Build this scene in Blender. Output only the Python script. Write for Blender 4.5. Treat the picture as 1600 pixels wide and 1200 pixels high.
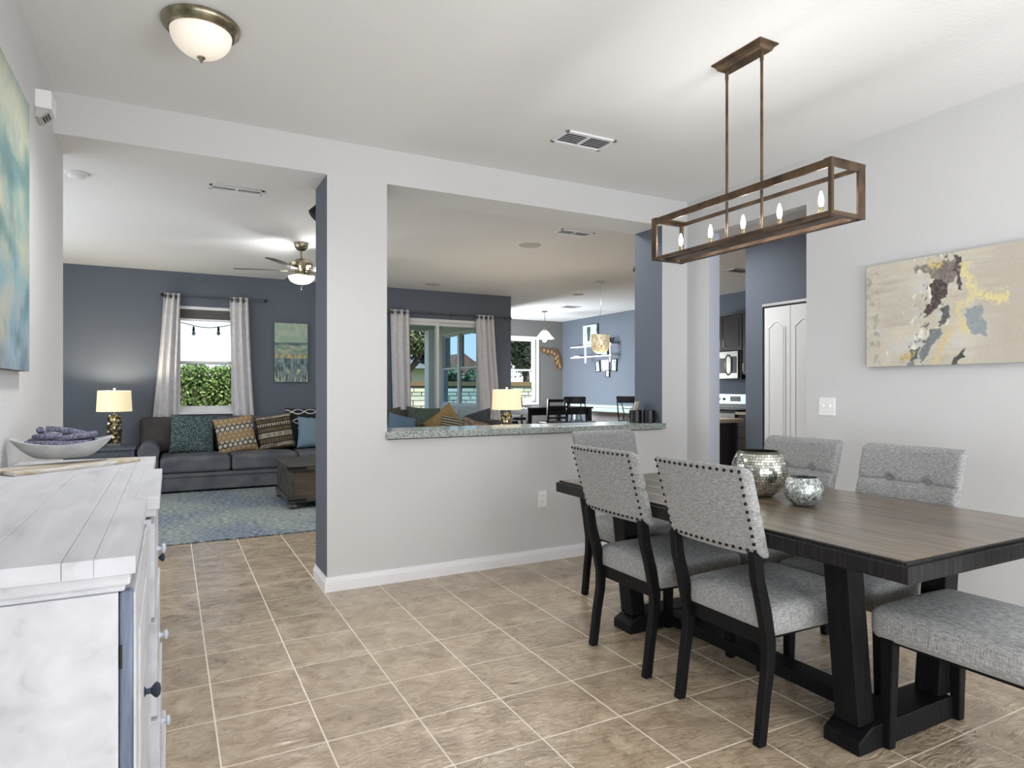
import bpy, bmesh, math, random
from mathutils import Vector, Matrix, noise
R = math.radians
PI = math.pi
random.seed(7)
SC = bpy.context.scene
COL = SC.collection
for _o in list(bpy.data.objects):
    bpy.data.objects.remove(_o)
H = 2.723          # ceiling height

# ------------------------------------------------------------------ camera, sky, sun, area lights, exposure
cd = bpy.data.cameras.new('camera'); cam = bpy.data.objects.new('camera', cd); COL.objects.link(cam)
cam.location = (0, 0, 1.225); cam.rotation_euler = (R(90), 0, -0.4855)
cd.sensor_width = 36; cd.lens = 36 * 1013 / 1600; cd.shift_y = 6.5 / 1600; cd.clip_start = .05; cd.clip_end = 300
SC.camera = cam
w = bpy.data.worlds.new('sky'); SC.world = w; w.use_nodes = True
nt = w.node_tree; bg = nt.nodes['Background']
tc = nt.nodes.new('ShaderNodeTexCoord'); sp = nt.nodes.new('ShaderNodeSeparateXYZ'); cr = nt.nodes.new('ShaderNodeValToRGB')
nt.links.new(tc.outputs['Generated'], sp.inputs[0]); nt.links.new(sp.outputs['Z'], cr.inputs[0])
els = cr.color_ramp.elements
els[0].position = 0; els[0].color = (.86, .86, .86, 1)
els[1].position = .6; els[1].color = (.16, .36, .78, 1)
e = els.new(.12); e.color = (.74, .82, .92, 1)
nt.links.new(cr.outputs[0], bg.inputs[0]); bg.inputs[1].default_value = 1.05
def light(name, kind, loc, power, rot=(0, 0, 0), color=(1, 1, 1), size=None, sizey=None, radius=None, spread=None):
    l = bpy.data.lights.new(name, kind); l.energy = power; l.color = color
    o = bpy.data.objects.new(name, l); COL.objects.link(o); o.location = loc; o.rotation_euler = rot
    if kind == 'AREA':
        l.shape = 'RECTANGLE'; l.size = size; l.size_y = sizey or size
        if spread: l.spread = spread
    if radius is not None and kind in ('POINT', 'SPOT'): l.shadow_soft_size = radius
    if kind == 'SUN': l.angle = R(2)
    return o
light('sun', 'SUN', (0, -20, 30), 4.5, (R(38), R(10), 0), (1, .95, .88))
light('added_front_fill', 'AREA', (2.4, -1.92, 1.3), 114, (R(118), 0, 0), (.95, .98, 1), 2.4, 1.9)  # unseen fill light added behind the camera; the front wall has no window
light('added_left_fill', 'AREA', (-.50, -1.2, 1.25), 84, (R(97), 0, R(-90)), (.93, .97, 1), 1.3, 2.0)  # added area light brightening chair backs from the left; no door built there
light('added_living_side_fill', 'AREA', (-1.95, 6.6, 1.5), 39, (R(90), 0, R(-90)), (.93, .97, 1), 3.4, 1.7)  # made-up fill for the living room, standing before a solid wall out of view
light('added_family_ceiling_fill', 'AREA', (3.0, 4.66, 2.69), 26, (0, 0, 0), (.98, .99, 1), 3.6, .25)  # invented ceiling fill hidden behind the beam, brightening the family side
light('added_kitchen_ceiling_fill', 'AREA', (4.6, 5.4, 2.69), 18, (0, 0, 0), (.99, .99, 1), 1.4, .25)  # second invented ceiling fill, kept out of sight, lifting the kitchen
light('nook_window_daylight', 'AREA', (5.05, 11.0, 1.3), 145, (R(72), 0, R(-90)), (.9, .95, 1), 1.6, 1.2)
SC.view_settings.view_transform = 'Standard'; SC.view_settings.look = 'None'; SC.view_settings.gamma = 1
SC.view_settings.use_curve_mapping = False; SC.view_settings.exposure = 0.66
SC.cycles.use_denoising = True; SC.cycles.max_bounces = 8; SC.cycles.diffuse_bounces = 5; SC.cycles.transparent_max_bounces = 12
SC.cycles.sample_clamp_indirect = 6; SC.cycles.caustics_reflective = False; SC.cycles.caustics_refractive = False

# ------------------------------------------------------------------ materials
def lin(c):
    return tuple(((x / 255) / 12.92 if x / 255 <= .04045 else ((x / 255 + .055) / 1.055) ** 2.4) for x in c) + (1,)
class N:
    def __init__(s, m): s.t = m.node_tree; s.n = s.t.nodes; s.b = s.n['Principled BSDF']
    def new(s, kind, **kw):
        n = s.n.new('ShaderNode' + kind)
        for k, v in kw.items():
            if k.startswith('i_'): n.inputs[k[2:].replace('_', ' ')].default_value = v
            else: setattr(n, k, v)
        return n
    def link(s, a, b): s.t.links.new(a, b)
def base(name, rgb, rough=.6, metal=0, spec=.5):
    m = bpy.data.materials.new(name); m.use_nodes = True; n = N(m)
    n.b.inputs['Base Color'].default_value = lin(rgb); n.b.inputs['Roughness'].default_value = rough
    n.b.inputs['Metallic'].default_value = metal; n.b.inputs['Specular IOR Level'].default_value = spec
    return m, n
def coords(n, scale=(1, 1, 1), rot=(0, 0, 0), gen='Object'):
    tc = n.new('TexCoord'); mp = n.new('Mapping'); mp.inputs['Scale'].default_value = scale; mp.inputs['Rotation'].default_value = rot
    n.link(tc.outputs[gen], mp.inputs[0]); return mp.outputs[0]
def ramp(n, fac, stops, interp='LINEAR'):
    c = n.new('ValToRGB'); c.color_ramp.interpolation = interp; e = c.color_ramp.elements
    while len(e) < len(stops): e.new(.5)
    for i, (p, col) in enumerate(stops): e[i].position = p; e[i].color = lin(col)
    n.link(fac, c.inputs[0]); return c.outputs[0]
def bump(n, h, strength, dist=.01):
    b = n.new('Bump'); b.inputs['Strength'].default_value = strength; b.inputs['Distance'].default_value = dist
    n.link(h, b.inputs['Height']); n.link(b.outputs[0], n.b.inputs['Normal']); return b
def M(name, rgb, rough=.6, metal=0, var=None, scale=(8, 8, 8), detail=4, bs=None, bscale=None, bstr=.2, bdist=.01, spec=.5, emit=None, estr=0, rnd=0):
    """flat colour, optional noise variation towards colour var, optional noise bump"""
    m, n = base(name, rgb, rough, metal, spec)
    out = None
    if var:
        nz = n.new('TexNoise'); nz.inputs['Scale'].default_value = 1; nz.inputs['Detail'].default_value = detail
        n.link(coords(n, scale), nz.inputs['Vector'])
        out = ramp(n, nz.outputs[0], [(.35, rgb), (.68, var)])
    if rnd:
        oi = n.new('ObjectInfo'); mr = n.new('MapRange'); mr.inputs['To Min'].default_value = 1 - rnd; mr.inputs['To Max'].default_value = 1 + rnd
        n.link(oi.outputs['Random'], mr.inputs[0]); hs = n.new('HueSaturation'); n.link(mr.outputs[0], hs.inputs['Value'])
        if out: n.link(out, hs.inputs['Color'])
        else: hs.inputs['Color'].default_value = lin(rgb)
        out = hs.outputs[0]
    if out: n.link(out, n.b.inputs['Base Color'])
    if bscale:
        nb = n.new('TexNoise'); nb.inputs['Scale'].default_value = 1; nb.inputs['Detail'].default_value = 3
        n.link(coords(n, bscale), nb.inputs['Vector']); bump(n, nb.outputs[0], bstr, bdist)
    if emit:
        n.b.inputs['Emission Color'].default_value = lin(emit); n.b.inputs['Emission Strength'].default_value = estr
    return m
wall_white = M('wall_paint_white', (209, 209, 210), .75, bscale=(90, 90, 90), bstr=.25, bdist=.006, spec=.3)
wall_blue = M('wall_paint_slate_blue', (98, 105, 116), .7, bscale=(90, 90, 90), bstr=.2, bdist=.006, spec=.3)
wall_jamb = M('wall_white_in_blue_light', (200, 206, 219), .7, bscale=(90, 90, 90), bstr=.2, bdist=.006, spec=.3)  # white jamb; the bluish light on it is put into this colour
wall_grey = M('wall_paint_grey', (112, 112, 110), .7, bscale=(90, 90, 90), bstr=.2, bdist=.006, spec=.3)
ceil_m = M('ceiling_texture', (233, 233, 233), .85, bscale=(60, 60, 60), bstr=.3, bdist=.008, spec=.2)
trim_w = M('trim_white', (240, 240, 244), .4)
vinyl = M('window_vinyl', (226, 226, 226), .4)
black_wood = M('black_stained_wood', (11, 12, 14), .5, spec=.16, var=(20, 20, 22), scale=(60, 60, 4), bscale=(120, 120, 10), bstr=.35, bdist=.003)
black_grain = M('black_sawn_wood', (12, 13, 15), .48, spec=.22, var=(36, 34, 34), scale=(90, 90, 3), bscale=(160, 160, 8), bstr=.6, bdist=.004)
def linen(name, a, b, c):
    m, n = base(name, a, .95, 0, .15)
    n1 = n.new('TexNoise'); n1.inputs['Scale'].default_value = 1; n1.inputs['Detail'].default_value = 2
    n.link(coords(n, (500, 500, 40)), n1.inputs['Vector'])
    n2 = n.new('TexNoise'); n2.inputs['Scale'].default_value = 1; n2.inputs['Detail'].default_value = 2
    n.link(coords(n, (50, 60, 600)), n2.inputs['Vector'])
    mx = n.new('Math', operation='ADD'); n.link(n1.outputs[0], mx.inputs[0]); n.link(n2.outputs[0], mx.inputs[1])
    hf = n.new('Math', operation='MULTIPLY'); n.link(mx.outputs[0], hf.inputs[0]); hf.inputs[1].default_value = .5
    n.link(ramp(n, hf.outputs[0], [(.38, b), (.5, a), (.62, c)]), n.b.inputs['Base Color'])
    bump(n, hf.outputs[0], .5, .003); n.b.inputs['Sheen Weight'].default_value = .25
    return m
chair_linen = linen('grey_linen', (142, 142, 142), (112, 113, 115), (174, 174, 174))
def floor_tile():
    m, n = base('ceramic_tile', (166, 148, 126), .3, 0, .85)
    oi = n.new('ObjectInfo'); tcn = n.new('TexCoord'); va = n.new('VectorMath', operation='ADD'); cb = n.new('CombineXYZ')
    mu = n.new('Math', operation='MULTIPLY'); mu.inputs[1].default_value = 37; n.link(oi.outputs['Random'], mu.inputs[0])
    n.link(mu.outputs[0], cb.inputs[0]); n.link(mu.outputs[0], cb.inputs[2]); n.link(tcn.outputs['Object'], va.inputs[0]); n.link(cb.outputs[0], va.inputs[1])
    a = n.new('TexNoise'); a.inputs['Scale'].default_value = 7; a.inputs['Detail'].default_value = 8; a.inputs['Roughness'].default_value = .65; a.inputs['Distortion'].default_value = .8
    n.link(va.outputs[0], a.inputs['Vector'])
    c = ramp(n, a.outputs[0], [(.3, (142, 124, 103)), (.5, (171, 153, 130)), (.7, (194, 177, 154))])
    b = n.new('TexNoise'); b.inputs['Scale'].default_value = 30; b.inputs['Detail'].default_value = 6; n.link(va.outputs[0], b.inputs['Vector'])
    d = ramp(n, b.outputs[0], [(.33, (110, 96, 80)), (.42, (255, 255, 255))])
    mx = n.new('Mix', data_type='RGBA', blend_type='MULTIPLY'); mx.inputs[0].default_value = .25
    n.link(c, mx.inputs[6]); n.link(d, mx.inputs[7])
    hs = n.new('HueSaturation'); mr = n.new('MapRange'); mr.inputs['To Min'].default_value = .93; mr.inputs['To Max'].default_value = 1.07
    n.link(oi.outputs['Random'], mr.inputs[0]); n.link(mr.outputs[0], hs.inputs['Value']); n.link(mx.outputs[2], hs.inputs['Color'])
    n.link(hs.outputs[0], n.b.inputs['Base Color'])
    wv = n.new('TexNoise'); wv.inputs['Scale'].default_value = 1; wv.inputs['Detail'].default_value = 5; wv.inputs['Distortion'].default_value = 1.5
    mp = n.new('Mapping'); mp.inputs['Scale'].default_value = (10, 26, 10); n.link(va.outputs[0], mp.inputs[0]); n.link(mp.outputs[0], wv.inputs['Vector'])
    bump(n, wv.outputs[0], .8, .009)
    n.link(ramp(n, a.outputs[0], [(.3, (92, 92, 92)), (.7, (122, 122, 122))]), n.b.inputs['Roughness'])
    return m
tile_m = floor_tile()
grout_m = M('pale_grout', (226, 216, 200), .8)
def whitewash():
    m, n = base('whitewashed_wood', (226, 226, 229), .6, 0, .2)
    a = n.new('TexNoise'); a.inputs['Scale'].default_value = 1; a.inputs['Detail'].default_value = 7; a.inputs['Distortion'].default_value = .6
    n.link(coords(n, (16, 3, 16)), a.inputs['Vector'])
    c = ramp(n, a.outputs[0], [(.22, (166, 166, 172)), (.40, (192, 193, 199)), (.75, (206, 207, 213))])
    b = n.new('TexNoise'); b.inputs['Scale'].default_value = 1; b.inputs['Detail'].default_value = 9; b.inputs['Roughness'].default_value = .7
    n.link(coords(n, (9, 5, 5)), b.inputs['Vector'])
    d = ramp(n, b.outputs[0], [(.25, (130, 128, 130)), (.29, (255, 255, 255))])
    mx = n.new('Mix', data_type='RGBA', blend_type='MULTIPLY'); mx.inputs[0].default_value = .8
    n.link(c, mx.inputs[6]); n.link(d, mx.inputs[7]); n.link(mx.outputs[2], n.b.inputs['Base Color'])
    bump(n, a.outputs[0], .3, .004)
    return m
white_wood = whitewash()
blue_wood = M('distressed_blue_wood', (62, 70, 90), .6, var=(126, 136, 156), scale=(40, 40, 4), bscale=(60, 60, 6), bstr=.6)
table_top_m = M('dark_sawn_planks', (84, 70, 53), .24, var=(118, 101, 79), scale=(30, 4, 30), detail=6, bscale=(35, 260, 30), bstr=.35, bdist=.002, rnd=.1, spec=.65)
N(table_top_m).b.inputs['Coat Weight'].default_value = .5; N(table_top_m).b.inputs['Coat Roughness'].default_value = .3
bronze = M('oil_rubbed_bronze', (112, 92, 74), .42, .85, var=(74, 60, 50), scale=(14, 14, 14))
brushed = M('brushed_gold_metal', (190, 178, 142), .35, 1)
nickel = M('brushed_nickel', (176, 168, 146), .3, 1, var=(120, 112, 92), scale=(20, 20, 20))
chrome = M('chrome', (215, 215, 215), .15, 1)
steel = M('stainless_steel', (178, 176, 168), .3, 1)
dark_metal = M('dark_metal', (48, 46, 48), .4, .7)
grey_metal = M('pewter_rod_metal', (96, 98, 104), .35, .8)
nail_m = M('antique_nail', (40, 36, 36), .3, .8)
black_pl = M('black_plastic', (22, 22, 24), .35)
white_pl = M('white_plastic', (240, 240, 240), .4)
frost = M('frosted_glass', (236, 230, 226), .35, emit=(255, 238, 214), estr=.28)
bulb_m = M('lit_bulb', (255, 250, 240), .3, emit=(255, 246, 228), estr=9)
fanglass = M('lit_bowl_glass', (250, 248, 245), .4, emit=(255, 252, 246), estr=2.2)
shade_m = M('lit_linen_shade', (214, 206, 178), .8, var=(206, 198, 168), scale=(60, 60, 60), emit=(255, 238, 190), estr=.40)
curtain_m = M('pale_curtain_cotton', (222, 220, 222), .9, var=(210, 208, 210), scale=(20, 20, 20), bscale=(300, 300, 300), bstr=.15, spec=.1)
def glass_pane(name, tint, refl):
    m = bpy.data.materials.new(name); m.use_nodes = True; n = N(m); n.n.remove(n.b)
    tr = n.new('BsdfTransparent'); tr.inputs[0].default_value = lin(tint); gl = n.new('BsdfGlossy'); gl.inputs['Roughness'].default_value = .01
    gl.inputs[0].default_value = (.52, .78, 1, 1) if refl > .3 else (1, 1, 1, 1)
    mx = n.new('MixShader'); n.link(tr.outputs[0], mx.inputs[1]); n.link(gl.outputs[0], mx.inputs[2])
    fr = n.new('Fresnel'); fr.inputs[0].default_value = 1.45 if refl else 1.10; ad = n.new('Math', operation='ADD'); ad.inputs[1].default_value = refl; ad.use_clamp = True
    n.link(fr.outputs[0], ad.inputs[0]); n.link(ad.outputs[0], mx.inputs[0])
    n.link(mx.outputs[0], n.n['Material Output'].inputs[0]); return m
glass_m = glass_pane('window_glass', (248, 252, 252), 0)
solar_m = glass_pane('tinted_reflective_glass', (70, 90, 105), .62)
def granite():
    m, n = base('speckled_granite', (132, 142, 144), .16, 0, .6)
    v = n.new('TexVoronoi'); v.inputs['Scale'].default_value = 150; n.link(coords(n), v.inputs['Vector'])
    a = n.new('TexNoise'); a.inputs['Scale'].default_value = 90; a.inputs['Detail'].default_value = 4; n.link(coords(n), a.inputs['Vector'])
    mx = n.new('Math', operation='ADD'); n.link(v.outputs['Distance'], mx.inputs[0]); n.link(a.outputs[0], mx.inputs[1])
    n.link(ramp(n, mx.outputs[0], [(.60, (34, 42, 46)), (.80, (98, 108, 108)), (1.0, (172, 180, 176))]), n.b.inputs['Base Color']); return m
granite_m = granite()
suede = M('charcoal_suede', (84, 87, 95), .85, var=(108, 108, 112), scale=(6, 6, 6), detail=5, bscale=(250, 250, 250), bstr=.15, spec=.15)
suede_b = M('brown_grey_suede', (88, 82, 80), .85, var=(66, 66, 72), scale=(5, 5, 5), detail=5, bscale=(250, 250, 250), bstr=.15, spec=.15)
def attr_mat(name, rough=.7, bstr=0):
    m, n = base(name, (200, 200, 200), rough)
    a = n.new('VertexColor'); a.layer_name = 'Col'; n.link(a.outputs[0], n.b.inputs['Base Color'])
    if bstr:
        nb = n.new('TexNoise'); nb.inputs['Scale'].default_value = 90; nb.inputs['Detail'].default_value = 6; n.link(coords(n), nb.inputs['Vector']); bump(n, nb.outputs[0], bstr, .004)
    return m
paint_m = attr_mat('painted_canvas', .6, .25)

def leafmat(name, a, b):
    m, n = base(name, a, .6, 0, .3); g = n.new('NewGeometry'); n.link(ramp(n, g.outputs['Random Per Island'], [(0, a), (1, b)]), n.b.inputs['Base Color']); return m
# ------------------------------------------------------------------ mesh helpers
class MB:
    def __init__(s): s.v = []; s.f = []; s.smooth = False
    def add(s, vs, fs):
        o = len(s.v); s.v += [tuple(p) for p in vs]; s.f += [tuple(i + o for i in f) for f in fs]; return s
    def box(s, x0, x1, y0, y1, z0, z1, mtx=None):
        vs = [Vector(p) for p in ((x0, y0, z0), (x1, y0, z0), (x1, y1, z0), (x0, y1, z0), (x0, y0, z1), (x1, y0, z1), (x1, y1, z1), (x0, y1, z1))]
        if mtx: vs = [mtx @ p for p in vs]
        return s.add(vs, [(0, 3, 2, 1), (4, 5, 6, 7), (0, 1, 5, 4), (1, 2, 6, 5), (2, 3, 7, 6), (3, 0, 4, 7)])
    def prism(s, pts, a, b, axis='y'):
        n = len(pts)
        def P(p, t): return {'y': (p[0], t, p[1]), 'x': (t, p[0], p[1]), 'z': (p[0], p[1], t)}[axis]
        return s.add([P(p, a) for p in pts] + [P(p, b) for p in pts], [tuple(range(n))[::-1], tuple(range(n, 2 * n))] + [(i, (i + 1) % n, n + (i + 1) % n, n + i) for i in range(n)])
    def lathe(s, prof, c=(0, 0, 0), n=24, axis='z', squash=(1, 1)):
        vs = []; fs = []; m = len(prof)
        for i in range(n):
            a = 2 * PI * i / n
            for r, z in prof:
                x, y = r * math.cos(a) * squash[0], r * math.sin(a) * squash[1]
                p = {'z': (x, y, z), 'x': (z, x, y), 'y': (x, z, y)}[axis]
                vs.append((p[0] + c[0], p[1] + c[1], p[2] + c[2]))
        for i in range(n):
            for j in range(m - 1):
                a, b = i * m + j, ((i + 1) % n) * m + j
                fs.append((a, b, b + 1, a + 1))
        if prof[0][0] > 1e-5: fs.append(tuple(i * m for i in range(n))[::-1])
        if prof[-1][0] > 1e-5: fs.append(tuple(i * m + m - 1 for i in range(n)))
        s.smooth = True
        return s.add(vs, fs)
    def tube(s, pts, r, n=8, cap=True):
        pts = [Vector(p) for p in pts]; vs = []; fs = []; m = len(pts); rr = r if isinstance(r, (list, tuple)) else [r] * m
        up = Vector((0, 0, 1)); prev = None
        for i, p in enumerate(pts):
            d = (pts[min(i + 1, m - 1)] - pts[max(i - 1, 0)]).normalized()
            if prev is None: a = d.cross(up if abs(d.z) < .95 else Vector((1, 0, 0))).normalized()
            else: a = (prev - d * prev.dot(d)).normalized()
            prev = a; b = d.cross(a)
            for k in range(n):
                t = 2 * PI * k / n; vs.append(p + (a * math.cos(t) + b * math.sin(t)) * rr[i])
        for i in range(m - 1):
            for k in range(n):
                a0, a1 = i * n + k, i * n + (k + 1) % n; fs.append((a0, a1, a1 + n, a0 + n))
        if cap: fs += [tuple(range(n))[::-1], tuple(range((m - 1) * n, m * n))]
        s.smooth = True
        return s.add(vs, fs)
    def soft(s, dx, dy, dz, r, c=(0, 0, 0), n=4, rn=4, fn=None):
        """rounded box, half sizes dx dy dz; optional deform"""
        def ax(d):
            o = [-d + r * (1 - math.cos(PI / 2 * i / rn)) for i in range(rn)]
            mid = [-(d - r) + 2 * (d - r) * i / n for i in range(n + 1)]
            return o + mid + [-x for x in o[::-1]]
        A = [ax(dx), ax(dy), ax(dz)]; D = (dx, dy, dz); vs = []; fs = []
        for k in range(3):
            i, j = (k + 1) % 3, (k + 2) % 3
            for sg in (-1, 1):
                o = len(vs); ni, nj = len(A[i]), len(A[j])
                for a in A[i]:
                    for b in A[j]:
                        p = [0, 0, 0]; p[k] = sg * D[k]; p[i] = a; p[j] = b; p = Vector(p)
                        q = Vector([max(-(D[t] - r), min(D[t] - r, p[t])) for t in range(3)])
                        e = p - q; p = q + e.normalized() * r if e.length > 1e-9 else p
                        vs.append(p)
                for a in range(ni - 1):
                    for b in range(nj - 1):
                        q = (o + a * nj + b, o + (a + 1) * nj + b, o + (a + 1) * nj + b + 1, o + a * nj + b + 1)
                        fs.append(q if sg > 0 else q[::-1])
        if fn: vs = [Vector(fn(p)) for p in vs]
        vs = [p + Vector(c) for p in vs]; s.smooth = True
        return s.add(vs, fs)
    def xf(s, mtx): s.v = [tuple(mtx @ Vector(p)) for p in s.v]; return s
def TR(loc=(0, 0, 0), rx=0, ry=0, rz=0):
    return Matrix.Translation(loc) @ Matrix.Rotation(rz, 4, 'Z') @ Matrix.Rotation(ry, 4, 'Y') @ Matrix.Rotation(rx, 4, 'X')
def tag(o, label=None, cat=None, group=None, kind=None):
    if label: o['label'] = label
    if cat: o['category'] = cat
    if group: o['group'] = group
    if kind: o['kind'] = kind
    return o
def obj(name, mb, mats, parent=None, loc=(0, 0, 0), rz=0, bevel=0, label=None, kind=None, weld=True):
    me = bpy.data.meshes.new(name); me.from_pydata(mb.v, [], mb.f); me.validate()
    mats = mats if isinstance(mats, list) else [mats]
    for m in mats: me.materials.append(m)
    if mb.smooth:
        bm = bmesh.new(); bm.from_mesh(me)
        if weld: bmesh.ops.remove_doubles(bm, verts=bm.verts, dist=1e-5)
        bm.to_mesh(me); bm.free(); me.shade_smooth(); me.set_sharp_from_angle(angle=R(38))
    o = bpy.data.objects.new(name, me); COL.objects.link(o); o.parent = parent; o.location = loc; o.rotation_euler = (0, 0, rz)
    if bevel:
        b = o.modifiers.new('bevel', 'BEVEL'); b.width = bevel; b.segments = 2; b.limit_method = 'ANGLE'; b.angle_limit = R(40)
    if label: o['label'] = label
    if kind: o['kind'] = kind
    return o
def thing(name, label, cat, loc=(0, 0, 0), rz=0, group=None, kind=None):
    o = bpy.data.objects.new(name, None); COL.objects.link(o); o.empty_display_size = .1
    o.location = loc; o.rotation_euler = (0, 0, rz); return tag(o, label, cat, group, kind)
def kids(o): return [c for c in bpy.data.objects if c.parent == o]
def dup(o, loc=None, rz=None, label=None, parent=None, group=None):
    c = o.copy(); COL.objects.link(c)
    if parent: c.parent = parent
    if loc is not None: c.location = loc
    if rz is not None: c.rotation_euler = (0, 0, rz)
    if label: c['label'] = label
    if group: c['group'] = group
    for k in kids(o): dup(k, parent=c)
    return c
def B(*a): return MB().box(*a)
def strct(o, label=None): o['kind'] = 'structure'; o.update_tag(); 
def paint_faces(o, rule):
    for p in o.data.polygons: p.material_index = rule(p.normal, p.center)

# ------------------------------------------------------------------ room shell
def wall(name, axis, p0, p1, a0, a1, z0, z1, holes, mats, rule=None):
    """axis 'y': plane y in p0..p1 running along x a0..a1; axis 'x': the other way; holes (a0,a1,z0,z1)"""
    As = sorted({a0, a1} | {h[0] for h in holes} | {h[1] for h in holes}); Zs = sorted({z0, z1} | {h[2] for h in holes} | {h[3] for h in holes})
    mb = MB()
    for i in range(len(As) - 1):
        for j in range(len(Zs) - 1):
            ca, cz = (As[i] + As[i + 1]) / 2, (Zs[j] + Zs[j + 1]) / 2
            if any(h[0] < ca < h[1] and h[2] < cz < h[3] for h in holes): continue
            if axis == 'y': mb.box(As[i], As[i + 1], p0, p1, Zs[j], Zs[j + 1])
            else: mb.box(p0, p1, As[i], As[i + 1], Zs[j], Zs[j + 1])
    o = obj(name, mb, mats, kind='structure')
    if rule: paint_faces(o, rule)
    return o
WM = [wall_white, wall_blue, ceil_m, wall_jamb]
# dividing wall with the wide opening and the pass-through
wall('wall_partition', 'y', 3.966, 4.306, -.52, 3.80, 0, H, [(-.52, .835, 0, 2.512), (1.205, 3.43, .90, 2.508)], WM,
     lambda n, c: 2 if n.z < -.5 else (0 if n.y < -.5 else 1))
wall('wall_left', 'x', -.66, -.52, -2.0, 4.306, 0, H, [], [wall_white])
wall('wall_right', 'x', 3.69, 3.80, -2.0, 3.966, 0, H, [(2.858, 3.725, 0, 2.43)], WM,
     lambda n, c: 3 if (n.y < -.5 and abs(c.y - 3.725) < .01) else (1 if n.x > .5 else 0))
wall('wall_front', 'y', -2.14, -2.0, -.66, 3.80, 0, H, [], [wall_white])
wall('wall_living_back', 'y', 9.38, 9.54, -2.0, 4.93, 0, H, [(.05, .80, .90, 2.29), (3.05, 4.60, 0, 2.29)], [wall_blue])
wall('wall_living_left', 'x', -2.12, -2.0, 4.16, 9.54, 0, H, [], [wall_blue])
wall('wall_living_front', 'y', 4.16, 4.306, -2.0, -.66, 0, H, [], [wall_blue])
wall('wall_nook_left', 'x', 4.83, 4.93, 9.54, 12.58, 0, H, [(10.50, 12.20, .88, 2.30)], [wall_blue, M('stucco_pale', (222, 216, 208), .9, bscale=(120, 120, 120), bstr=.5)], lambda n, c: 1 if n.x < -.5 else 0)
wall('wall_nook_back', 'y', 12.42, 12.58, 4.93, 7.98, 0, H, [(5.75, 7.16, .92, 2.33)], [wall_grey])
wall('wall_nook_right', 'x', 7.84, 7.98, 4.75, 12.42, 0, H, [], [wall_blue])
wall('wall_closet', 'x', 5.20, 5.32, -2.0, 4.743, 0, H, [(3.30, 4.53, 0, 2.055)], [wall_blue])
wall('wall_kitchen_side', 'y', 4.62, 4.743, 5.32, 7.98, 0, H, [], [wall_blue])
wall('wall_hall_end', 'y', -2.14, -2.0, 3.80, 5.32, 0, H, [], [wall_blue])
obj('wall_closet_back', B(5.95, 6.0, 3.0, 4.62, 0, H), wall_white, kind='structure')
obj('ceiling', MB().box(-2.12, 7.98, -2.14, 9.54, H, H + .12).box(4.83, 7.98, 9.54, 12.58, H, H + .12), ceil_m, kind='structure')
def base_board(name, x0, x1, y0, y1, face):
    mb = MB(); hts = [(0, .060, .016), (.060, .074, .011), (.074, .086, .006)]
    for z0, z1, t in hts:
        if face == '-y': mb.box(x0 - (t if name.endswith('partition') else 0), x1, y0 - t, y0, z0, z1)
        if face == '-x': mb.box(x0 - t, x0, y0 - t * 0, y1, z0, z1)
        if face == '+x': mb.box(x0, x0 + t, y0, y1, z0, z1)
    return obj(name, mb, trim_w, kind='structure')
base_board('baseboard_partition', .835, 3.69, 3.966, 0, '-y')
base_board('baseboard_column', .835, 0, 3.966, 4.306, '-x')
base_board('baseboard_right', 3.69, 0, -2.0, 2.858, '-x')
base_board('baseboard_left', -.52, 0, -2.0, 4.306, '+x')
base_board('baseboard_living', -2, 3.05, 9.38, 0, '-y')

# floor: every tile a piece
T = .335; X0 = .147; Y0 = 1.952
fl = obj('floor', B(-2.12, 7.98, -2.14, 12.58, -.12, -.0011), grout_m, kind='structure')
def tile_bm(x0, x1, y0, y1):
    g = .0024; b = .0012; zt = 0.0; zb = -.0025
    return ([(x0 + g, y0 + g, zb), (x1 - g, y0 + g, zb), (x1 - g, y1 - g, zb), (x0 + g, y1 - g, zb), (x0 + g + b, y0 + g + b, zt), (x1 - g - b, y0 + g + b, zt), (x1 - g - b, y1 - g - b, zt), (x0 + g + b, y1 - g - b, zt)],
            [(4, 5, 6, 7), (0, 1, 5, 4), (1, 2, 6, 5), (2, 3, 7, 6), (3, 0, 4, 7)])
tile0 = None; ntile = 0; rest = MB(); cands = []
for i in range(-7, 24):
    for j in range(-11, 32):
        x, y = X0 + T * i, Y0 + T * j
        cx, cy = x + T / 2, y + T / 2
        fw = cx * .4667 + cy * .8845; rt = cx * .8845 - cy * .4667
        vis = fw > 1.2 and abs(rt / fw) < .86 and cy > 1.0 and cx < 3.7
        if vis and cy > 3.9 and not (cx / cy < .27): vis = False
        if vis and cy > 5.8: vis = False
        cands.append((fw if vis else 99, x, y))
cands.sort()
for fw, x, y in cands:
    if fw < 50 and ntile < 290:
        if tile0 is None:
            mb = MB(); mb.add(*tile_bm(0, T, 0, T)); tile0 = obj('tile', mb, tile_m, fl, (x, y, 0)); ntile += 1
        else:
            o = tile0.copy(); COL.objects.link(o); o.parent = fl; o.location = (x, y, 0); ntile += 1
    else:
        rest.add(*tile_bm(x, x + T, y, y + T))
obj('tile_field', rest, tile_m, fl, kind='stuff')

# granite ledge of the pass-through
lg = MB().prism([(1.195, 3.93), (3.44, 3.93), (3.44, 3.9655), (3.4295, 3.9655), (3.4295, 4.34), (1.2055, 4.34), (1.2055, 3.9655), (1.195, 3.9655)], .907, .951, 'z')
o = obj('granite_ledge', lg, granite_m, bevel=.003); tag(o, 'speckled grey granite ledge along the bottom of the pass-through', 'countertop')

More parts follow.
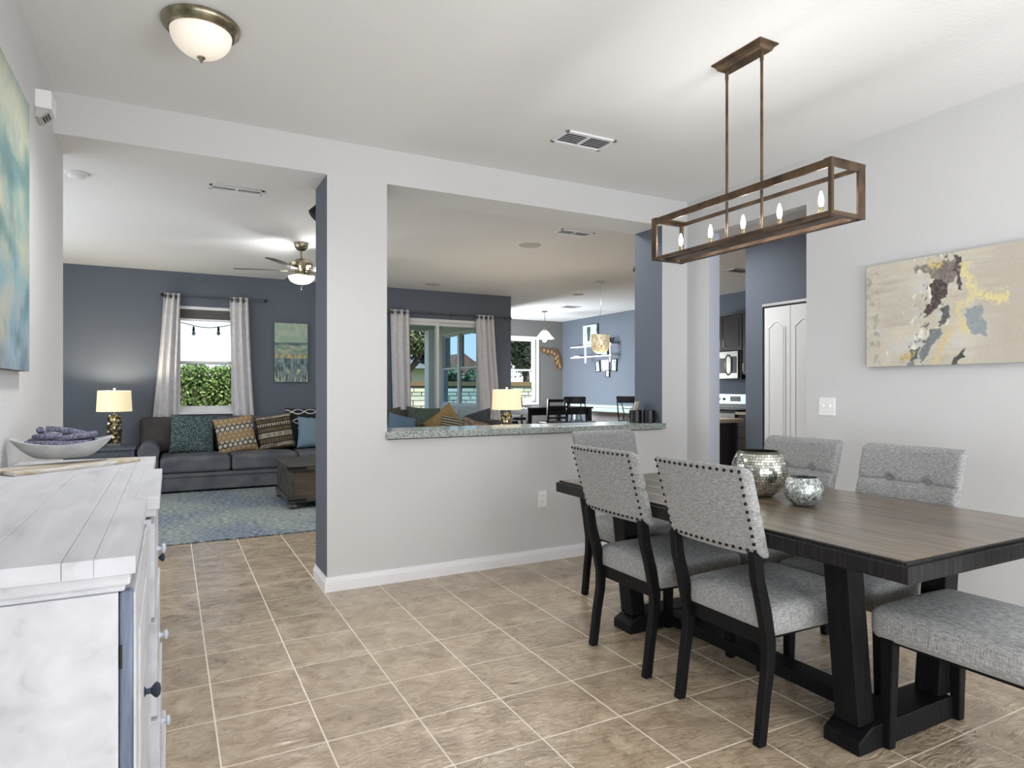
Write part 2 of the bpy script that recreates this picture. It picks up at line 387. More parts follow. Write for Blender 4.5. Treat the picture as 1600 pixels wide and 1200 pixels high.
# ------------------------------------------------------------------ windows and doors
def dh_window(name, axis, p, a0, a1, z0, z1, depth, pane_mat, sill=True, two=False, meet=.5, sillside=-1):
    """double hung window in the plane 'axis'=p"""
    root = thing(name, None, None, kind='structure')
    def bx(a, b, c, d, q0=-.03, q1=.03):
        return (a, b, p + q0, p + q1, c, d) if axis == 'y' else (p + q0, p + q1, a, b, c, d)
    f = .04; mb = MB()
    for r in ((a0, a1, z0, z0 + f), (a0, a1, z1 - f, z1), (a0, a0 + f, z0 + f, z1 - f), (a1 - f, a1, z0 + f, z1 - f)): mb.box(*bx(*r, -.035, .035))
    spans = [(a0 + f, a1 - f)]
    if two:
        c = (a0 + a1) / 2; mb.box(*bx(c - .045, c + .045, z0 + f, z1 - f, -.035, .035)); spans = [(a0 + f, c - .045), (c + .045, a1 - f)]
    obj('window_frame', mb, vinyl, root, bevel=.003)
    zm = z0 + (z1 - z0) * meet
    for s0, s1 in spans:
        for (c0, c1, q) in ((z0 + f, zm + .02, -.018), (zm - .02, z1 - f, .008)):
            w = .032; sb = MB()
            for r in ((s0, s1, c0, c0 + w), (s0, s1, c1 - w, c1), (s0, s0 + w, c0 + w, c1 - w), (s1 - w, s1, c0 + w, c1 - w)): sb.box(*bx(*r, q, q + .022))
            sa = obj('sash', sb, vinyl, root, bevel=.002)
            obj('pane', B(*bx(s0 + w, s1 - w, c0 + w, c1 - w, q + .009, q + .013)), pane_mat, sa)
    return root
w1 = dh_window('window_1', 'y', 9.47, .05, .80, .92, 2.29, .1, glass_m, meet=.467)
obj('window_sill', B(.0, .85, 9.345, 9.45, .885, .92), trim_w, w1, bevel=.005)
w2 = dh_window('window_2', 'y', 12.50, 5.75, 7.16, .94, 2.33, .1, glass_m, two=True, meet=.49)
cs = MB()
for r in ((5.69, 7.22, 2.30, 2.36), (5.69, 7.22, .86, .92), (5.69, 5.75, .92, 2.33), (7.16, 7.22, .92, 2.33)): cs.box(r[0], r[1], 12.40, 12.42, r[2], r[3])
obj('window_casing', cs, trim_w, w2, bevel=.004)
w3 = dh_window('window_3', 'x', 4.87, 10.50, 12.20, .88, 2.30, .1, solar_m, two=True, meet=.51)
# pleated shade raised at the top of window 1
rs = MB(); n = 9
for i in range(n):
    z = 2.13 + i * .0135; rs.prism([(9.425, z), (9.445, z + .0068), (9.425, z + .0135), (9.405, z + .0068)], .095, .755, 'x')
sh = thing('window_shade', 'raised grey pleated shade at the top of the window behind the sofa', 'shade', (0, 0, 0))
obj('pleats', rs, M('grey_shade_fabric', (150, 148, 146), .9), sh); obj('bottom_rail', B(.095, .755, 9.40, 9.45, 2.105, 2.13), trim_w, sh, bevel=.003)
obj('head_rail', B(.085, .765, 9.395, 9.455, 2.25, 2.29), trim_w, sh, bevel=.003)
# sliding glass door
d1 = thing('door_1', None, None, kind='structure')
mb = MB()
for r in ((3.05, 4.60, 2.24, 2.29), (3.05, 4.60, 0, .04), (3.05, 3.10, .04, 2.24), (4.55, 4.60, .04, 2.24)): mb.box(r[0], r[1], 9.38, 9.50, r[2], r[3])
obj('door_frame', mb, vinyl, d1, bevel=.004)
for a, b, q in ((3.10, 3.69, 9.41), (3.64, 4.15, 9.45), (4.11, 4.55, 9.41)):
    mb = MB(); wdt = .045
    for r in ((a, b, .04, .04 + .08), (a, b, 2.19, 2.24), (a, a + wdt, .12, 2.19), (b - wdt, b, .12, 2.19)): mb.box(r[0], r[1], q, q + .03, r[2], r[3])
    if a > 3.7: continue
    if a > 3.5: b = 4.55; mb = MB(); [mb.box(r[0], r[1], q, q + .03, r[2], r[3]) for r in ((a, b, .04, .12), (a, b, 2.19, 2.24), (a, a + wdt, .12, 2.19), (b - wdt, b, .12, 2.19))]
    l = obj('door_leaf', mb, vinyl, d1, bevel=.003)
    obj('pane', B(a + wdt, b - wdt, q + .012, q + .018, .12, 2.19), glass_m, l)
# bifold closet door
d2 = thing('door_2', None, None, kind='structure')
obj('track', B(5.195, 5.235, 3.30, 4.53, 2.03, 2.055), M('track_metal', (190, 190, 192), .3, .6), d2)
obj('track_slot', B(5.20, 5.23, 3.30, 4.53, 2.015, 2.03), dark_metal, d2)
for k in range(4):
    y1 = 4.505 - k * .305; y0 = y1 - .300
    lf = obj('door_leaf', B(5.20, 5.235, y0, y1, .015, 2.012), M('door_white', (226, 226, 226), .45, bscale=(200, 200, 12), bstr=.1), d2, bevel=.002)
    for (z0, z1, arch) in ((.70, 1.815, .055), (.15, .60, 0)):
        ya, yb = y0 + .055, y1 - .055; pts = [(ya, z0), (yb, z0), (yb, z1)]
        if arch:
            for i in range(1, 12):
                t = i / 12; pts.append((yb + (ya - yb) * t, z1 + arch * (.5 - .5 * math.cos(2 * PI * t)) ** .8 ))
        pts.append((ya, z1)); m_ = MB()
        loop = [Vector((5.198, a, b)) for a, b in pts] + [Vector((5.198, pts[0][0], pts[0][1]))]
        m_.tube(loop, .007, 6)
        ctr = (sum(p[0] for p in pts) / len(pts), sum(p[1] for p in pts) / len(pts))
        m_.prism([(ctr[0] + (a - ctr[0]) * .80, ctr[1] + (b - ctr[1]) * .94) for a, b in pts], 5.194, 5.205, 'x'); m_.smooth = False
        obj('door_panel', m_, bpy.data.materials['door_white'] if 'door_white' in bpy.data.materials else trim_w, lf, bevel=.003)

# ------------------------------------------------------------------ generic builders
def colour_panel(name, W, Hh, nx, ny, fn, parent, mtx):
    """flat printed/painted face, colour from fn(s,t) (s across, t down, 0..1)"""
    vs = [mtx @ Vector((W * i / nx, 0, -Hh * j / ny)) for j in range(ny + 1) for i in range(nx + 1)]
    fs = [(j * (nx + 1) + i, (j + 1) * (nx + 1) + i, (j + 1) * (nx + 1) + i + 1, j * (nx + 1) + i + 1) for j in range(ny) for i in range(nx)]
    me = bpy.data.meshes.new(name); me.from_pydata([tuple(v) for v in vs], [], fs); me.materials.append(paint_m)
    ca = me.color_attributes.new('Col', 'FLOAT_COLOR', 'POINT')
    for j in range(ny + 1):
        for i in range(nx + 1): ca.data[j * (nx + 1) + i].color = lin(fn(i / nx, j / ny))
    o = bpy.data.objects.new(name, me); COL.objects.link(o); o.parent = parent; return o
def mixc(a, b, t): t = max(0, min(1, t)); return tuple(a[i] + (b[i] - a[i]) * t for i in range(3))
def fbm(x, y, z=0, o=4): return noise.fractal(Vector((x, y, z)), 1.0, 2.0, o)   # about -1..1
def inpoly(x, y, P):
    c = False; j = len(P) - 1
    for i in range(len(P)):
        if (P[i][1] > y) != (P[j][1] > y) and x < (P[j][0] - P[i][0]) * (y - P[i][1]) / (P[j][1] - P[i][1]) + P[i][0]: c = not c
        j = i
    return c
def segd(x, y, L):
    d = 1e9
    for (a, b), (c, e) in zip(L, L[1:]):
        ux, uy = c - a, e - b; t = max(0, min(1, ((x - a) * ux + (y - b) * uy) / (ux * ux + uy * uy))); d = min(d, math.hypot(x - a - t * ux, y - b - t * uy))
    return d
# right wall painting ------------------------------------------------
# strokes noted in a 0..1230 by 0..775 sheet covering y 2.42..1.62, z 1.945..1.350
PW, PH = 1.22, .593
blobs = [([(570, 60), (690, 40), (700, 150), (640, 210), (540, 130), (470, 100), (430, 130), (425, 70)], (128, 120, 116)),
         ([(620, 70), (740, 60), (760, 170), (700, 240), (630, 210)], (120, 110, 106)),
         ([(560, 200), (640, 185), (700, 230), (690, 300), (620, 400), (540, 450), (520, 410), (575, 370), (545, 290)], (66, 54, 54)),
         ([(745, 30), (810, 50), (825, 110), (795, 190), (805, 300), (785, 290), (765, 200), (740, 130)], (76, 64, 66)),
         ([(640, 400), (700, 390), (720, 480), (650, 550), (625, 530), (650, 470)], (84, 86, 88)),
         ([(575, 560), (660, 570), (590, 690), (490, 820), (470, 770), (500, 680)], (112, 120, 124)),
         ([(400, 720), (480, 680), (450, 800), (390, 790)], (78, 84, 88)),
         ([(330, 900), (380, 820), (440, 790), (400, 900)], (126, 132, 136)),
         ([(850, 700), (800, 800), (740, 850), (670, 885), (720, 845), (770, 770)], (52, 56, 52)),
         ([(830, 430), (950, 420), (1000, 640), (880, 610), (840, 570)], (142, 152, 158))]
HSTR = 775
gold = [([(820, 110), (860, 260), (960, 360), (1100, 400), (1110, 350)], 30, (226, 212, 150)), ([(780, 400), (800, 530), (840, 600)], 20, (220, 205, 150)),
        ([(560, 60), (640, 80)], 22, (214, 196, 130)), ([(330, 800), (420, 760)], 18, (196, 166, 100)), ([(590, 880), (650, 700), (720, 590)], 34, (214, 196, 152)), ([(850, 200), (900, 330), (850, 400)], 30, (222, 210, 160))]
def right_art(s, t):
    x = s * PW / .80 * 1230; top = 0; y = t * HSTR * 1.10
    wx = x + 26 * fbm(x / 60, y / 60, 3) ; wy = y + 26 * fbm(x / 60, y / 60, 9)
    c = mixc((212, 205, 188), (196, 190, 176), .5 + .8 * fbm(x / 260, y / 260, 1))
    c = mixc(c, (206, 206, 204), max(0, fbm(x / 180, y / 150, 21)) * 1.2)
    c = mixc(c, (186, 178, 164), max(0, fbm(x / 400, y / 60, 5)) * .9)
    kk = fbm(x / 45, y / 110, 41) - abs((x - 560 + (y - 300) * .25)) / 420
    if kk > .12: c = mixc(c, (236, 232, 222), (kk - .12) * 3)
    kk = fbm(x / 22 + y / 60, y / 40, 51) - abs((x - 600 + (y - 300) * .28)) / 330
    if kk > .16: c = mixc(c, (96, 92, 90), (kk - .16) * 3)
    if x < 130: c = mixc(c, (150, 148, 136), max(0, fbm(x / 60, y / 70, 61)) * 1.2)
    if x > 880: c = mixc(c, (184, 176, 162), min(1, (x - 880) / 250) * .8)
    for P, col in blobs:
        if inpoly(wx, wy * .98, P): c = mixc(c, col, .86 + .3 * fbm(x / 25, y / 25, 2))
    for Lp, wd, col in gold:
        d = segd(wx, wy, Lp)
        if d < wd * 1.6:
            k = (1 - d / wd / 1.6) + .9 * fbm(x / 14, y / 22, 4)
            if k > .35: c = mixc(c, col, min(1, k))
    k = fbm(x / 10, y / 10, 31)
    return tuple(max(0, min(255, v + 9 * k)) for v in c)
t = thing('abstract_painting', 'wide unframed cream abstract painting with dark slanting strokes and gold', 'painting', (0, 0, 0))
obj('canvas', B(3.655, 3.689, 2.42 - PW, 2.42, 1.350, 1.350 + PH), M('canvas_edge', (60, 58, 56), .8), t)
colour_panel('painted_face', PW, PH, 300, 150, right_art, t, Matrix.Translation((3.6535, 2.42, 1.350 + PH)) @ Matrix.Rotation(R(-90), 4, 'Z'))
# left wall painting (s runs from far end towards the viewer)
def left_art(s, t):
    x, y = s * 6, t * 7
    yy = y + .8 * fbm(x, y, 2)
    stops = [(0, (150, 170, 158)), (1.0, (196, 196, 172)), (2.2, (96, 136, 136)), (3.0, (132, 168, 164)), (3.8, (176, 186, 170)), (4.6, (140, 176, 182)), (5.6, (150, 180, 200)), (6.4, (176, 198, 214)), (7.5, (120, 140, 160))]
    c = stops[0][1]
    for (a, ca), (b, cb) in zip(stops, stops[1:]):
        if a <= yy <= b: c = mixc(ca, cb, (yy - a) / (b - a))
    if yy > 7.5: c = (120, 140, 160)
    c = mixc(c, (208, 200, 170), max(0, fbm(x * .7 + 4, y * .5, 8)) * 1.3)
    c = mixc(c, (70, 116, 120), max(0, fbm(x * .9, y * .7, 14) - .1) * 1.2)
    return tuple(v * .88 for v in mixc(c, (110, 130, 140), .15))
t = thing('tall_painting', 'tall green and teal abstract painting on the left wall over the sideboard', 'painting')
obj('canvas', B(-.519, -.487, 1.93, 3.122, 1.29, 2.33), bpy.data.materials['canvas_edge'], t)
colour_panel('painted_face', 1.19, 1.04, 110, 100, left_art, t, Matrix.Translation((-.4855, 3.121, 2.33)) @ Matrix.Rotation(R(-90), 4, 'Z'))
def small_art(s, t):
    x, y = s * 5, t * 9
    if t < .33: c = mixc((150, 176, 158), (178, 190, 168), .5 + fbm(x, y, 1))
    elif t < .38: c = mixc((60, 84, 88), (130, 160, 150), .5 + fbm(x * .5, y * 6, 3))
    elif t < .52: c = mixc((112, 146, 140), (176, 178, 150), .5 + 1.2 * fbm(x, y * 2, 4))
    elif t < .6: c = mixc((120, 140, 130), (204, 180, 120), .5 + 1.4 * fbm(x * 2, y, 5))
    else: c = mixc((58, 80, 92), (142, 160, 156), .5 + 1.1 * fbm(x * 2.5, y * .8, 6))
    if t > .78: c = mixc(c, (206, 204, 170), max(0, fbm(x * 6, y * .5, 7)) * 2)
    return c
t = thing('landscape_painting', 'small portrait canvas of hazy green horizon on the blue wall above the sofa', 'painting')
obj('canvas', B(1.262, 1.70, 9.342, 9.379, 1.31, 2.12), bpy.data.materials['canvas_edge'], t)
colour_panel('painted_face', .438, .81, 60, 100, small_art, t, Matrix.Translation((1.262, 9.3405, 2.12)))

# ------------------------------------------------------------------ dining chairs
def seat_fn(p):
    x, y, z = p
    k = 1 - .06 * (0.25 - x) / .5
    y2 = y * k
    if z > 0: z += .022 * max(0, 1 - (x / .26) ** 2) * max(0, 1 - (y / .25) ** 2)
    return (x, y2, z)
def back_xyz(y, t, wd):
    """y across, t up 0..1, wd thickness (+ = front)"""
    lean = -.016 - .092 * t
    return (lean + wd + .018 * (y / .23) ** 2, y, .645 + .315 * t - .30 * wd)
BT = [(-.085, .52), (.085, .52)]
def back_fn(p):
    y, tt, wd = p[1], (p[2] + .16) / .32, p[0]
    if wd > .008:
        for by, bt in BT: wd -= .026 * math.exp(-(((y - by) / .026) ** 2 + ((tt - bt) * .32 / .026) ** 2))
        wd -= .008 * math.exp(-(((tt - .52) * .32) / .009) ** 2)
        wd += .004
    y2 = y * (1 + .02 * tt)
    return back_xyz(y2, tt, wd)
def make_chair(label):
    t = thing('dining_chair', label, 'chair', group='upholstered dining chairs around the black table')
    obj('seat', MB().soft(.245, .235, .055, .035, (.285, 0, .418), n=10, rn=5, fn=seat_fn), chair_linen, t, label='padded grey linen seat')
    obj('backrest', MB().soft(.027, .223, .16, .022, n=36, rn=4, fn=back_fn), chair_linen, t, label='grey linen backrest tufted in front')
    for s in (-1, 1):
        pts_b = [(-.022, 0), (-.013, .06), (.000, .16), (.018, .27), (.019, .35), (-.008, .47), (-.036, .57), (-.046, .665)]
        pts_f = [(.014, 0), (.023, .06), (.037, .16), (.058, .27), (.062, .35), (.038, .47), (.008, .57), (-.006, .665)]
        lg_ = MB().prism(pts_b + pts_f[::-1], s * .196 - .016, s * .196 + .016, 'y'); obj('leg', lg_, black_wood, t, bevel=.004)
    for s in (-1, 1):
        mb = MB(); y = s * .205
        a, b = (.445, .490), (.455, .488)
        mb.add([(a[0], y - .022, .375), (a[1], y - .022, .375), (a[1], y + .022, .375), (a[0], y + .022, .375), (b[0], y - .017 + s * .004, 0), (b[1], y - .017 + s * .004, 0), (b[1], y + .017 + s * .004, 0), (b[0], y + .017 + s * .004, 0)],
               [(0, 1, 2, 3), (7, 6, 5, 4), (4, 5, 1, 0), (5, 6, 2, 1), (6, 7, 3, 2), (7, 4, 0, 3)])
        obj('leg', mb, black_wood, t, bevel=.004)
    mb = MB(); mb.box(.045, .075, -.18, .18, .322, .388); mb.box(.07, .45, -.19, .19, .350, .372)
    obj('seat_frame', mb, black_wood, t, bevel=.003)
    for by, bt in BT:
        x, y, z = back_fn(Vector((.027, by, bt * .32 - .16)))
        obj('button', MB().lathe([(0, .009), (.007, .008), (.012, .004), (.014, -.002)], (x + .004, y, z), 12, 'x'), chair_linen, t)
    nm = MB()
    def nail(y, tt):
        x, yy, z = back_fn(Vector((-.027, y, tt * .32 - .16)))
        nm.lathe([(.0066, .001), (.0054, -.0035), (0, -.0055)], (x, yy, z), 7, 'x')
    k = 14
    for i in range(k + 1):
        y = -.205 + .41 * i / k; nail(y, .93); nail(y, .055)
    for i in range(1, 10):
        tt = .045 + .895 * i / 10; nail(-.205, tt); nail(.205, tt)
    obj('nailhead_trim', nm, nail_m, t, label='row of dark round nailheads', kind='stuff')
    return t
ch = make_chair('grey nailhead dining chair nearest the viewer on the open side of the table')
ch.location = (1.79, 1.765, 0)
dup(ch, (1.79, 2.360, 0), 0, 'grey nailhead dining chair between the nearest chair and the far table end')
dup(ch, (2.375, 3.20, 0), R(-90), 'grey dining chair at the far head of the table, back against the ledge wall')
dup(ch, (2.885, 1.750, 0), PI, 'tufted grey dining chair on the wall side, the one nearer the painting')
dup(ch, (2.885, 2.325, 0), PI, 'tufted grey dining chair on the wall side, behind the mirrored bowls')
dup(ch, (2.375, .885, 0), R(90), 'dining chair at the near table end, only its grey seat and black legs showing')

# ------------------------------------------------------------------ dining table
tb = thing('dining_table', 'long black trestle dining table with brown sawn plank top', 'table', (2.315, 1.985, 0))
TX, TY, TZ = .522, .920, .742
mb = MB(); fr = .075
for r in ((-TX, TX, -TY, -TY + fr), (-TX, TX, TY - fr, TY), (-TX, -TX + fr, -TY + fr, TY - fr), (TX - fr, TX, -TY + fr, TY - fr)): mb.box(r[0], r[1], r[2], r[3], TZ - .060, TZ - .010)
obj('apron', mb, black_grain, tb, bevel=.004, label='black sawn-wood edge of the tabletop')
obj('underside', B(-TX + .03, TX - .03, -TY + .03, TY - .03, TZ - .030, TZ - .0135), black_wood, tb)
rm = MB()
for r in ((-TX, TX, -TY, -TY + .022), (-TX, TX, TY - .022, TY), (-TX, -TX + .022, -TY + .022, TY - .022), (TX - .022, TX, -TY + .022, TY - .022)): rm.box(r[0] + (.012 if r[0] < 0 else 0), r[1] - (.012 if r[1] > 0 else 0), r[2] + (.012 if r[2] < -.8 else 0), r[3] - (.012 if r[3] > .8 else 0), TZ - .014, TZ - .001)
obj('top_rim', rm, black_grain, tb, bevel=.003)
pw = (2 * TX - .044) / 7
for i in range(7):
    x0 = -TX + .022 + pw * i
    obj('plank', B(x0 + .0008, x0 + pw - .0008, -TY + .022, TY - .022, TZ - .014, TZ), table_top_m, tb, bevel=.002)
for ye in (1.43, 2.64):
    y = ye - 1.985; c = .01
    obj('foot', MB().prism([(-.305 + c, 0), (.305 + c, 0), (.305 + c, .045), (.235 + c, .085), (-.235 + c, .085), (-.305 + c, .045)], y - .068, y + .068, 'y'), black_wood, tb, bevel=.005)
    for s in (-1, 1):
        obj('leg', MB().prism([(c + s * .190, .08), (c + s * .275, .08), (c + s * .345, TZ - .03), (c + s * .260, TZ - .03)], y - .045, y + .045, 'y'), black_wood, tb, bevel=.004)
    obj('crossbar', B(-.31 + c, .31 + c, y - .04, y + .04, TZ - .10, TZ - .03), black_wood, tb, bevel=.003)
obj('stretcher', B(-.085, .02, -.50, .60, .03, .082), black_wood, tb, bevel=.004)
# ------------------------------------------------------------------ bowls on the table
def mirror_mat():
    m = leafmat('mirror_mosaic', (186, 188, 178), (250, 249, 238)); n = N(m); n.b.inputs['Metallic'].default_value = .92; n.b.inputs['Roughness'].default_value = .1; return m
def bowl_prof(Rr, Hh, foot, mouth, n=20):
    z0 = -math.sqrt(max(0, 1 - (foot / Rr) ** 2)); z1 = math.sqrt(max(0, 1 - (mouth / Rr) ** 2)); a0, a1 = math.asin(z0), math.asin(z1); k = Hh / (z1 - z0)
    return [(Rr * math.cos(a0 + (a1 - a0) * i / n), k * (math.sin(a0 + (a1 - a0) * i / n) - z0)) for i in range(n + 1)]
def closed_bowl(prof, th):
    inner = [(max(0.001, r - th), max(z, th)) for r, z in prof[::-1]]
    return [(0, 0)] + prof + inner + [(0, th)]
t = thing('mirrored_bowl', 'large round candle bowl covered in square mirror mosaic tiles', 'bowl', (2.345, 2.062, .742))
pr_ = bowl_prof(.117, .202, .052, .085)
obj('bowl', MB().lathe(closed_bowl(pr_, .004), n=40), M('silver_glass', (84, 86, 80), .3, .6), t)
tm = MB(); rows = 17
for j in range(rows):
    i0 = 1 + j * 18 / rows; 
    def at(f): i = int(f); q = f - i; i = min(i, len(pr_) - 2); return (pr_[i][0] + (pr_[i + 1][0] - pr_[i][0]) * q, pr_[i][1] + (pr_[i + 1][1] - pr_[i][1]) * q)
    (r0, z0), (r1, z1) = at(i0 + .06), at(i0 + 18 / rows - .10)
    nn = max(20, int(2 * PI * max(r0, r1) / .0125))
    for k in range(nn):
        a0, a1 = 2 * PI * k / nn, 2 * PI * (k + .88) / nn; jt = random.uniform(.0008, .0022); j2 = random.uniform(.0008, .0022); j3 = random.uniform(-.0006, .0006)
        P = [(r0 + jt, a0, z0), (r0 + j2, a1, z0), (r1 + j2 + j3, a1, z1), (r1 + jt + j3, a0, z1)]
        tm.add([(r * math.cos(a), r * math.sin(a), z) for r, a, z in P] , [(0, 1, 2, 3)])
obj('mirror_mosaic', tm, mirror_mat(), t, kind='stuff', label='tiny square mirror tiles')
def crackle():
    m, n = base('crackle_glass', (200, 206, 204), .22, .55)
    v = n.new('TexVoronoi', feature='DISTANCE_TO_EDGE'); v.inputs['Scale'].default_value = 110; n.link(coords(n), v.inputs['Vector'])
    v2 = n.new('TexVoronoi'); v2.inputs['Scale'].default_value = 110; n.link(coords(n), v2.inputs['Vector'])
    c1 = ramp(n, v2.outputs['Color'], [(.1, (112, 124, 128)), (.5, (190, 198, 196)), (.9, (240, 244, 240))])
    c2 = ramp(n, v.outputs[0], [(.02, (60, 66, 68)), (.06, (255, 255, 255))])
    mx = n.new('Mix', data_type='RGBA', blend_type='MULTIPLY'); mx.inputs[0].default_value = .8; n.link(c1, mx.inputs[6]); n.link(c2, mx.inputs[7]); n.link(mx.outputs[2], n.b.inputs['Base Color']); bump(n, v.outputs[0], .4, .004); return m
o = obj('crackle_glass_bowl', MB().lathe(closed_bowl(bowl_prof(.0775, .116, .037, .054), .003), n=40), crackle(), loc=(2.318, 1.808, .742))
tag(o, 'small round crackle glass candle bowl on the dining table', 'bowl')

# ------------------------------------------------------------------ chandelier
t = thing('linear_chandelier', 'bronze rectangular open-frame chandelier with five bulbs over the dining table', 'chandelier', (2.28, 2.09, H))
zt, zb, hx, hy = 2.088 - H, 1.878 - H, .099, .508; bw = .010; bd = .040
can = MB()
for i, (s, z) in enumerate(((.0, 0),)):
    P0 = [(-.057, -.142), (.057, -.142), (.057, .142), (-.057, .142)]; lev = [(1, 0), (1, -.006), (.78, -.016), (.66, -.030), (.5, -.034)]
    vs = [((x * (k if abs(x) < 1 else 1)), (y / abs(y)) * (abs(y) - .057 * (1 - k)), z_) for k, z_ in lev for x, y in P0]
    fs = [(3, 2, 1, 0), (16, 17, 18, 19)] + [(l * 4 + q, l * 4 + (q + 1) % 4, (l + 1) * 4 + (q + 1) % 4, (l + 1) * 4 + q) for l in range(4) for q in range(4)]
    can.add(vs, [f[::-1] for f in fs])
obj('canopy', can, bronze, t)
for y in (-.1, .1):
    obj('rod', MB().tube([(0, y, -.03), (0, y, zb + .012)], .0062, 10), bronze, t)
    obj('rod_collar', MB().lathe([(.008, -.028), (.008, -.072), (.0066, -.076)], (0, y, 0), 12), bronze, t)
th = .008; wd_ = .033
fm = MB()
for (x0, x1, y0, y1, z0, z1) in ((-hx, -hx + th, -hy, hy, zt - wd_, zt), (hx - th, hx, -hy, hy, zt - .018, zt), (-hx, -hx + th, -hy, hy, zb, zb + .013), (hx - th, hx, -hy, hy, zb, zb + .028),
    (-hx, hx, -hy, -hy + th, zt - .030, zt), (-hx, hx, hy - th, hy, zt - .018, zt), (-hx, hx, -hy, -hy + th, zb, zb + .013), (-hx, hx, hy - th, hy, zb, zb + .013),
    (-hx, -hx + .012, -hy, -hy + .012, zb, zt), (hx - .036, hx, -hy, -hy + th, zb, zt), (hx - .012, hx, hy - .012, hy, zb, zt), (-hx, -hx + th, hy - .030, hy, zb, zt),
    (-hx, hx, -hy, -hy + .03, zt - .003, zt), (-hx, hx, hy - .03, hy, zt - .003, zt)):
    jq = .0002 * len(fm.v) / 8; fm.box(x0 - jq, x1 + jq, y0 - jq, y1 + jq, z0 - jq, z1 + jq)
obj('frame', fm, bronze, t, bevel=.001)
bt_ = MB()
bt_.box(-hx, -hx + .026, -hy, hy, zb, zb + .004); bt_.box(hx - .026, hx, -hy, hy, zb, zb + .004); bt_.box(-hx, hx, -hy, -hy + .03, zb, zb + .004); bt_.box(-hx, hx, hy - .03, hy, zb, zb + .004)
bt_.box(-.030, .030, -hy + .01, hy - .01, zb + .004, zb + .018)
obj('bottom_bar', bt_, bronze, t, bevel=.001)
bulb_prof = [(.0, .064), (.003, .061), (.006, .052), (.0095, .036), (.0108, .024), (.0095, .012), (.007, .003), (.006, 0)]
for yb_ in (2.495, 2.293, 2.094, 1.897, 1.699):
    y = yb_ - 2.09
    b = obj('socket', MB().lathe([(.0095, zb + .016), (.0095, zb + .062), (.008, zb + .064)], (0, y, 0), 14), brushed, t)
    obj('bulb', MB().lathe(bulb_prof[::-1], (0, y, zb + .064), 14), bulb_m, b)
    lo = light('chandelier_bulb_light', 'POINT', (0, y, zb + .100), 4.2, color=(1, .985, .96), radius=.012); lo.parent = t

# ------------------------------------------------------------------ ceiling fixtures
t = thing('flush_ceiling_light', 'brushed nickel flush ceiling light with frosted dome and finial', 'ceiling light', (.114, 2.96, H))
obj('pan', MB().lathe([(.148, 0), (.150, -.006), (.146, -.020), (.136, -.028), (.132, -.034), (.124, -.040), (.118, -.040)], n=48), nickel, t)
obj('glass_dome', MB().lathe([(.120, -.034)] + [(.118 * math.cos(a), -.036 - .100 * math.sin(a)) for a in [PI / 2 * i / 14 for i in range(15)]], n=48), frost, t)
fl_ = light('flush_light_bulb', 'SPOT', (0, 0, -.17), 42, color=(1, .985, .96), radius=.10); fl_.data.spot_size = R(165); fl_.data.spot_blend = 1; fl_.parent = t
obj('finial', MB().lathe([(0, -.134), (.016, -.135), (.017, -.139), (.010, -.144), (.008, -.149), (.004, -.152), (.004, -.158), (0, -.160)], n=20), nickel, t)
def vent(label, cx, cy, wx, wy, slats, mid=True, axis='x', dark=.0):
    t = thing('ceiling_vent', label, 'vent', (cx, cy, H)); f = .022
    mb = MB()
    for r in ((-wx, wx, -wy, -wy + f), (-wx, wx, wy - f, wy), (-wx, -wx + f, -wy, wy), (wx - f, wx, -wy, wy)): mb.box(*r, -.010, 0)
    if mid: mb.box(-.010, .010, -wy + f, wy - f, -.008, 0)
    obj('frame', mb, trim_w, t, bevel=.002); obj('duct_opening', B(-wx + f, wx - f, -wy + f, wy - f, -.0015, -.0005), M('duct_dark', (60, 60, 60), .9), t)
    sp_ = (2 * (wy - f)) / slats
    spans = ((-wx + f, -.010), (.010, wx - f)) if mid else ((-wx + f, wx - f),)
    for a, b in spans:
        for i in range(slats):
            y = -wy + f + sp_ * (i + .5)
            obj('slat', B(a, b, -sp_ * .42, sp_ * .42, -.0007, .0007).xf(TR((0, y, -.006), rx=R(28))), trim_w, t)
    return t
vent('white slatted vent in the dining ceiling, near the chandelier', 2.21, 3.262, .178, .095, 6)
vent('vent just inside the living room ceiling, beside the smoke detector side', .445, 5.28, .19, .055, 4)
vent('vent on the ceiling seen through the top of the pass-through', 3.44, 5.24, .19, .08, 5)
vent('small grey vent on the far ceiling, over the breakfast nook', 6.50, 10.05, .17, .13, 6, False)
vent('slim vent on the kitchen ceiling, seen through the hall opening', 6.40, 5.95, .16, .10, 4, False)
t = thing('smoke_detector', 'round white smoke detector at the left end of the living room ceiling', 'smoke detector', (-.575, 5.42, H))
obj('base', MB().lathe([(.072, 0), (.072, -.012), (.062, -.014)], n=32), white_pl, t); obj('cover', MB().lathe([(.055, -.012), (.052, -.026), (.040, -.034), (0, -.036)], n=32), white_pl, t)
for i, (x, y, lab) in enumerate(((3.334, 5.917, 'round flush ceiling speaker, the nearer and larger one seen through the pass-through'), (3.347, 8.793, 'round flush ceiling speaker, the farther one above the patio door'))):
    t = thing('ceiling_speaker', lab, 'speaker', (x, y, H)); obj('rim', MB().lathe([(.115, 0), (.115, -.005), (.106, -.006)], n=36), M('speaker_grille', (188, 188, 188), .8), t); obj('grille', MB().lathe([(.105, -.004), (0, -.0045)], n=36), bpy.data.materials['speaker_grille'], t)
t = thing('recessed_light', 'recessed downlight glowing in the ceiling near the nook', 'ceiling light', (5.765, 8.67, H))
obj('trim_ring', MB().lathe([(.092, 0), (.092, -.006), (.070, -.008)], n=32), M('beige_trim_ring', (168, 158, 138), .5), t); obj('lens', MB().lathe([(.070, -.0065), (0, -.0075)], n=32), M('lit_lens', (255, 250, 235), .4, emit=(255, 238, 205), estr=3.0), t)
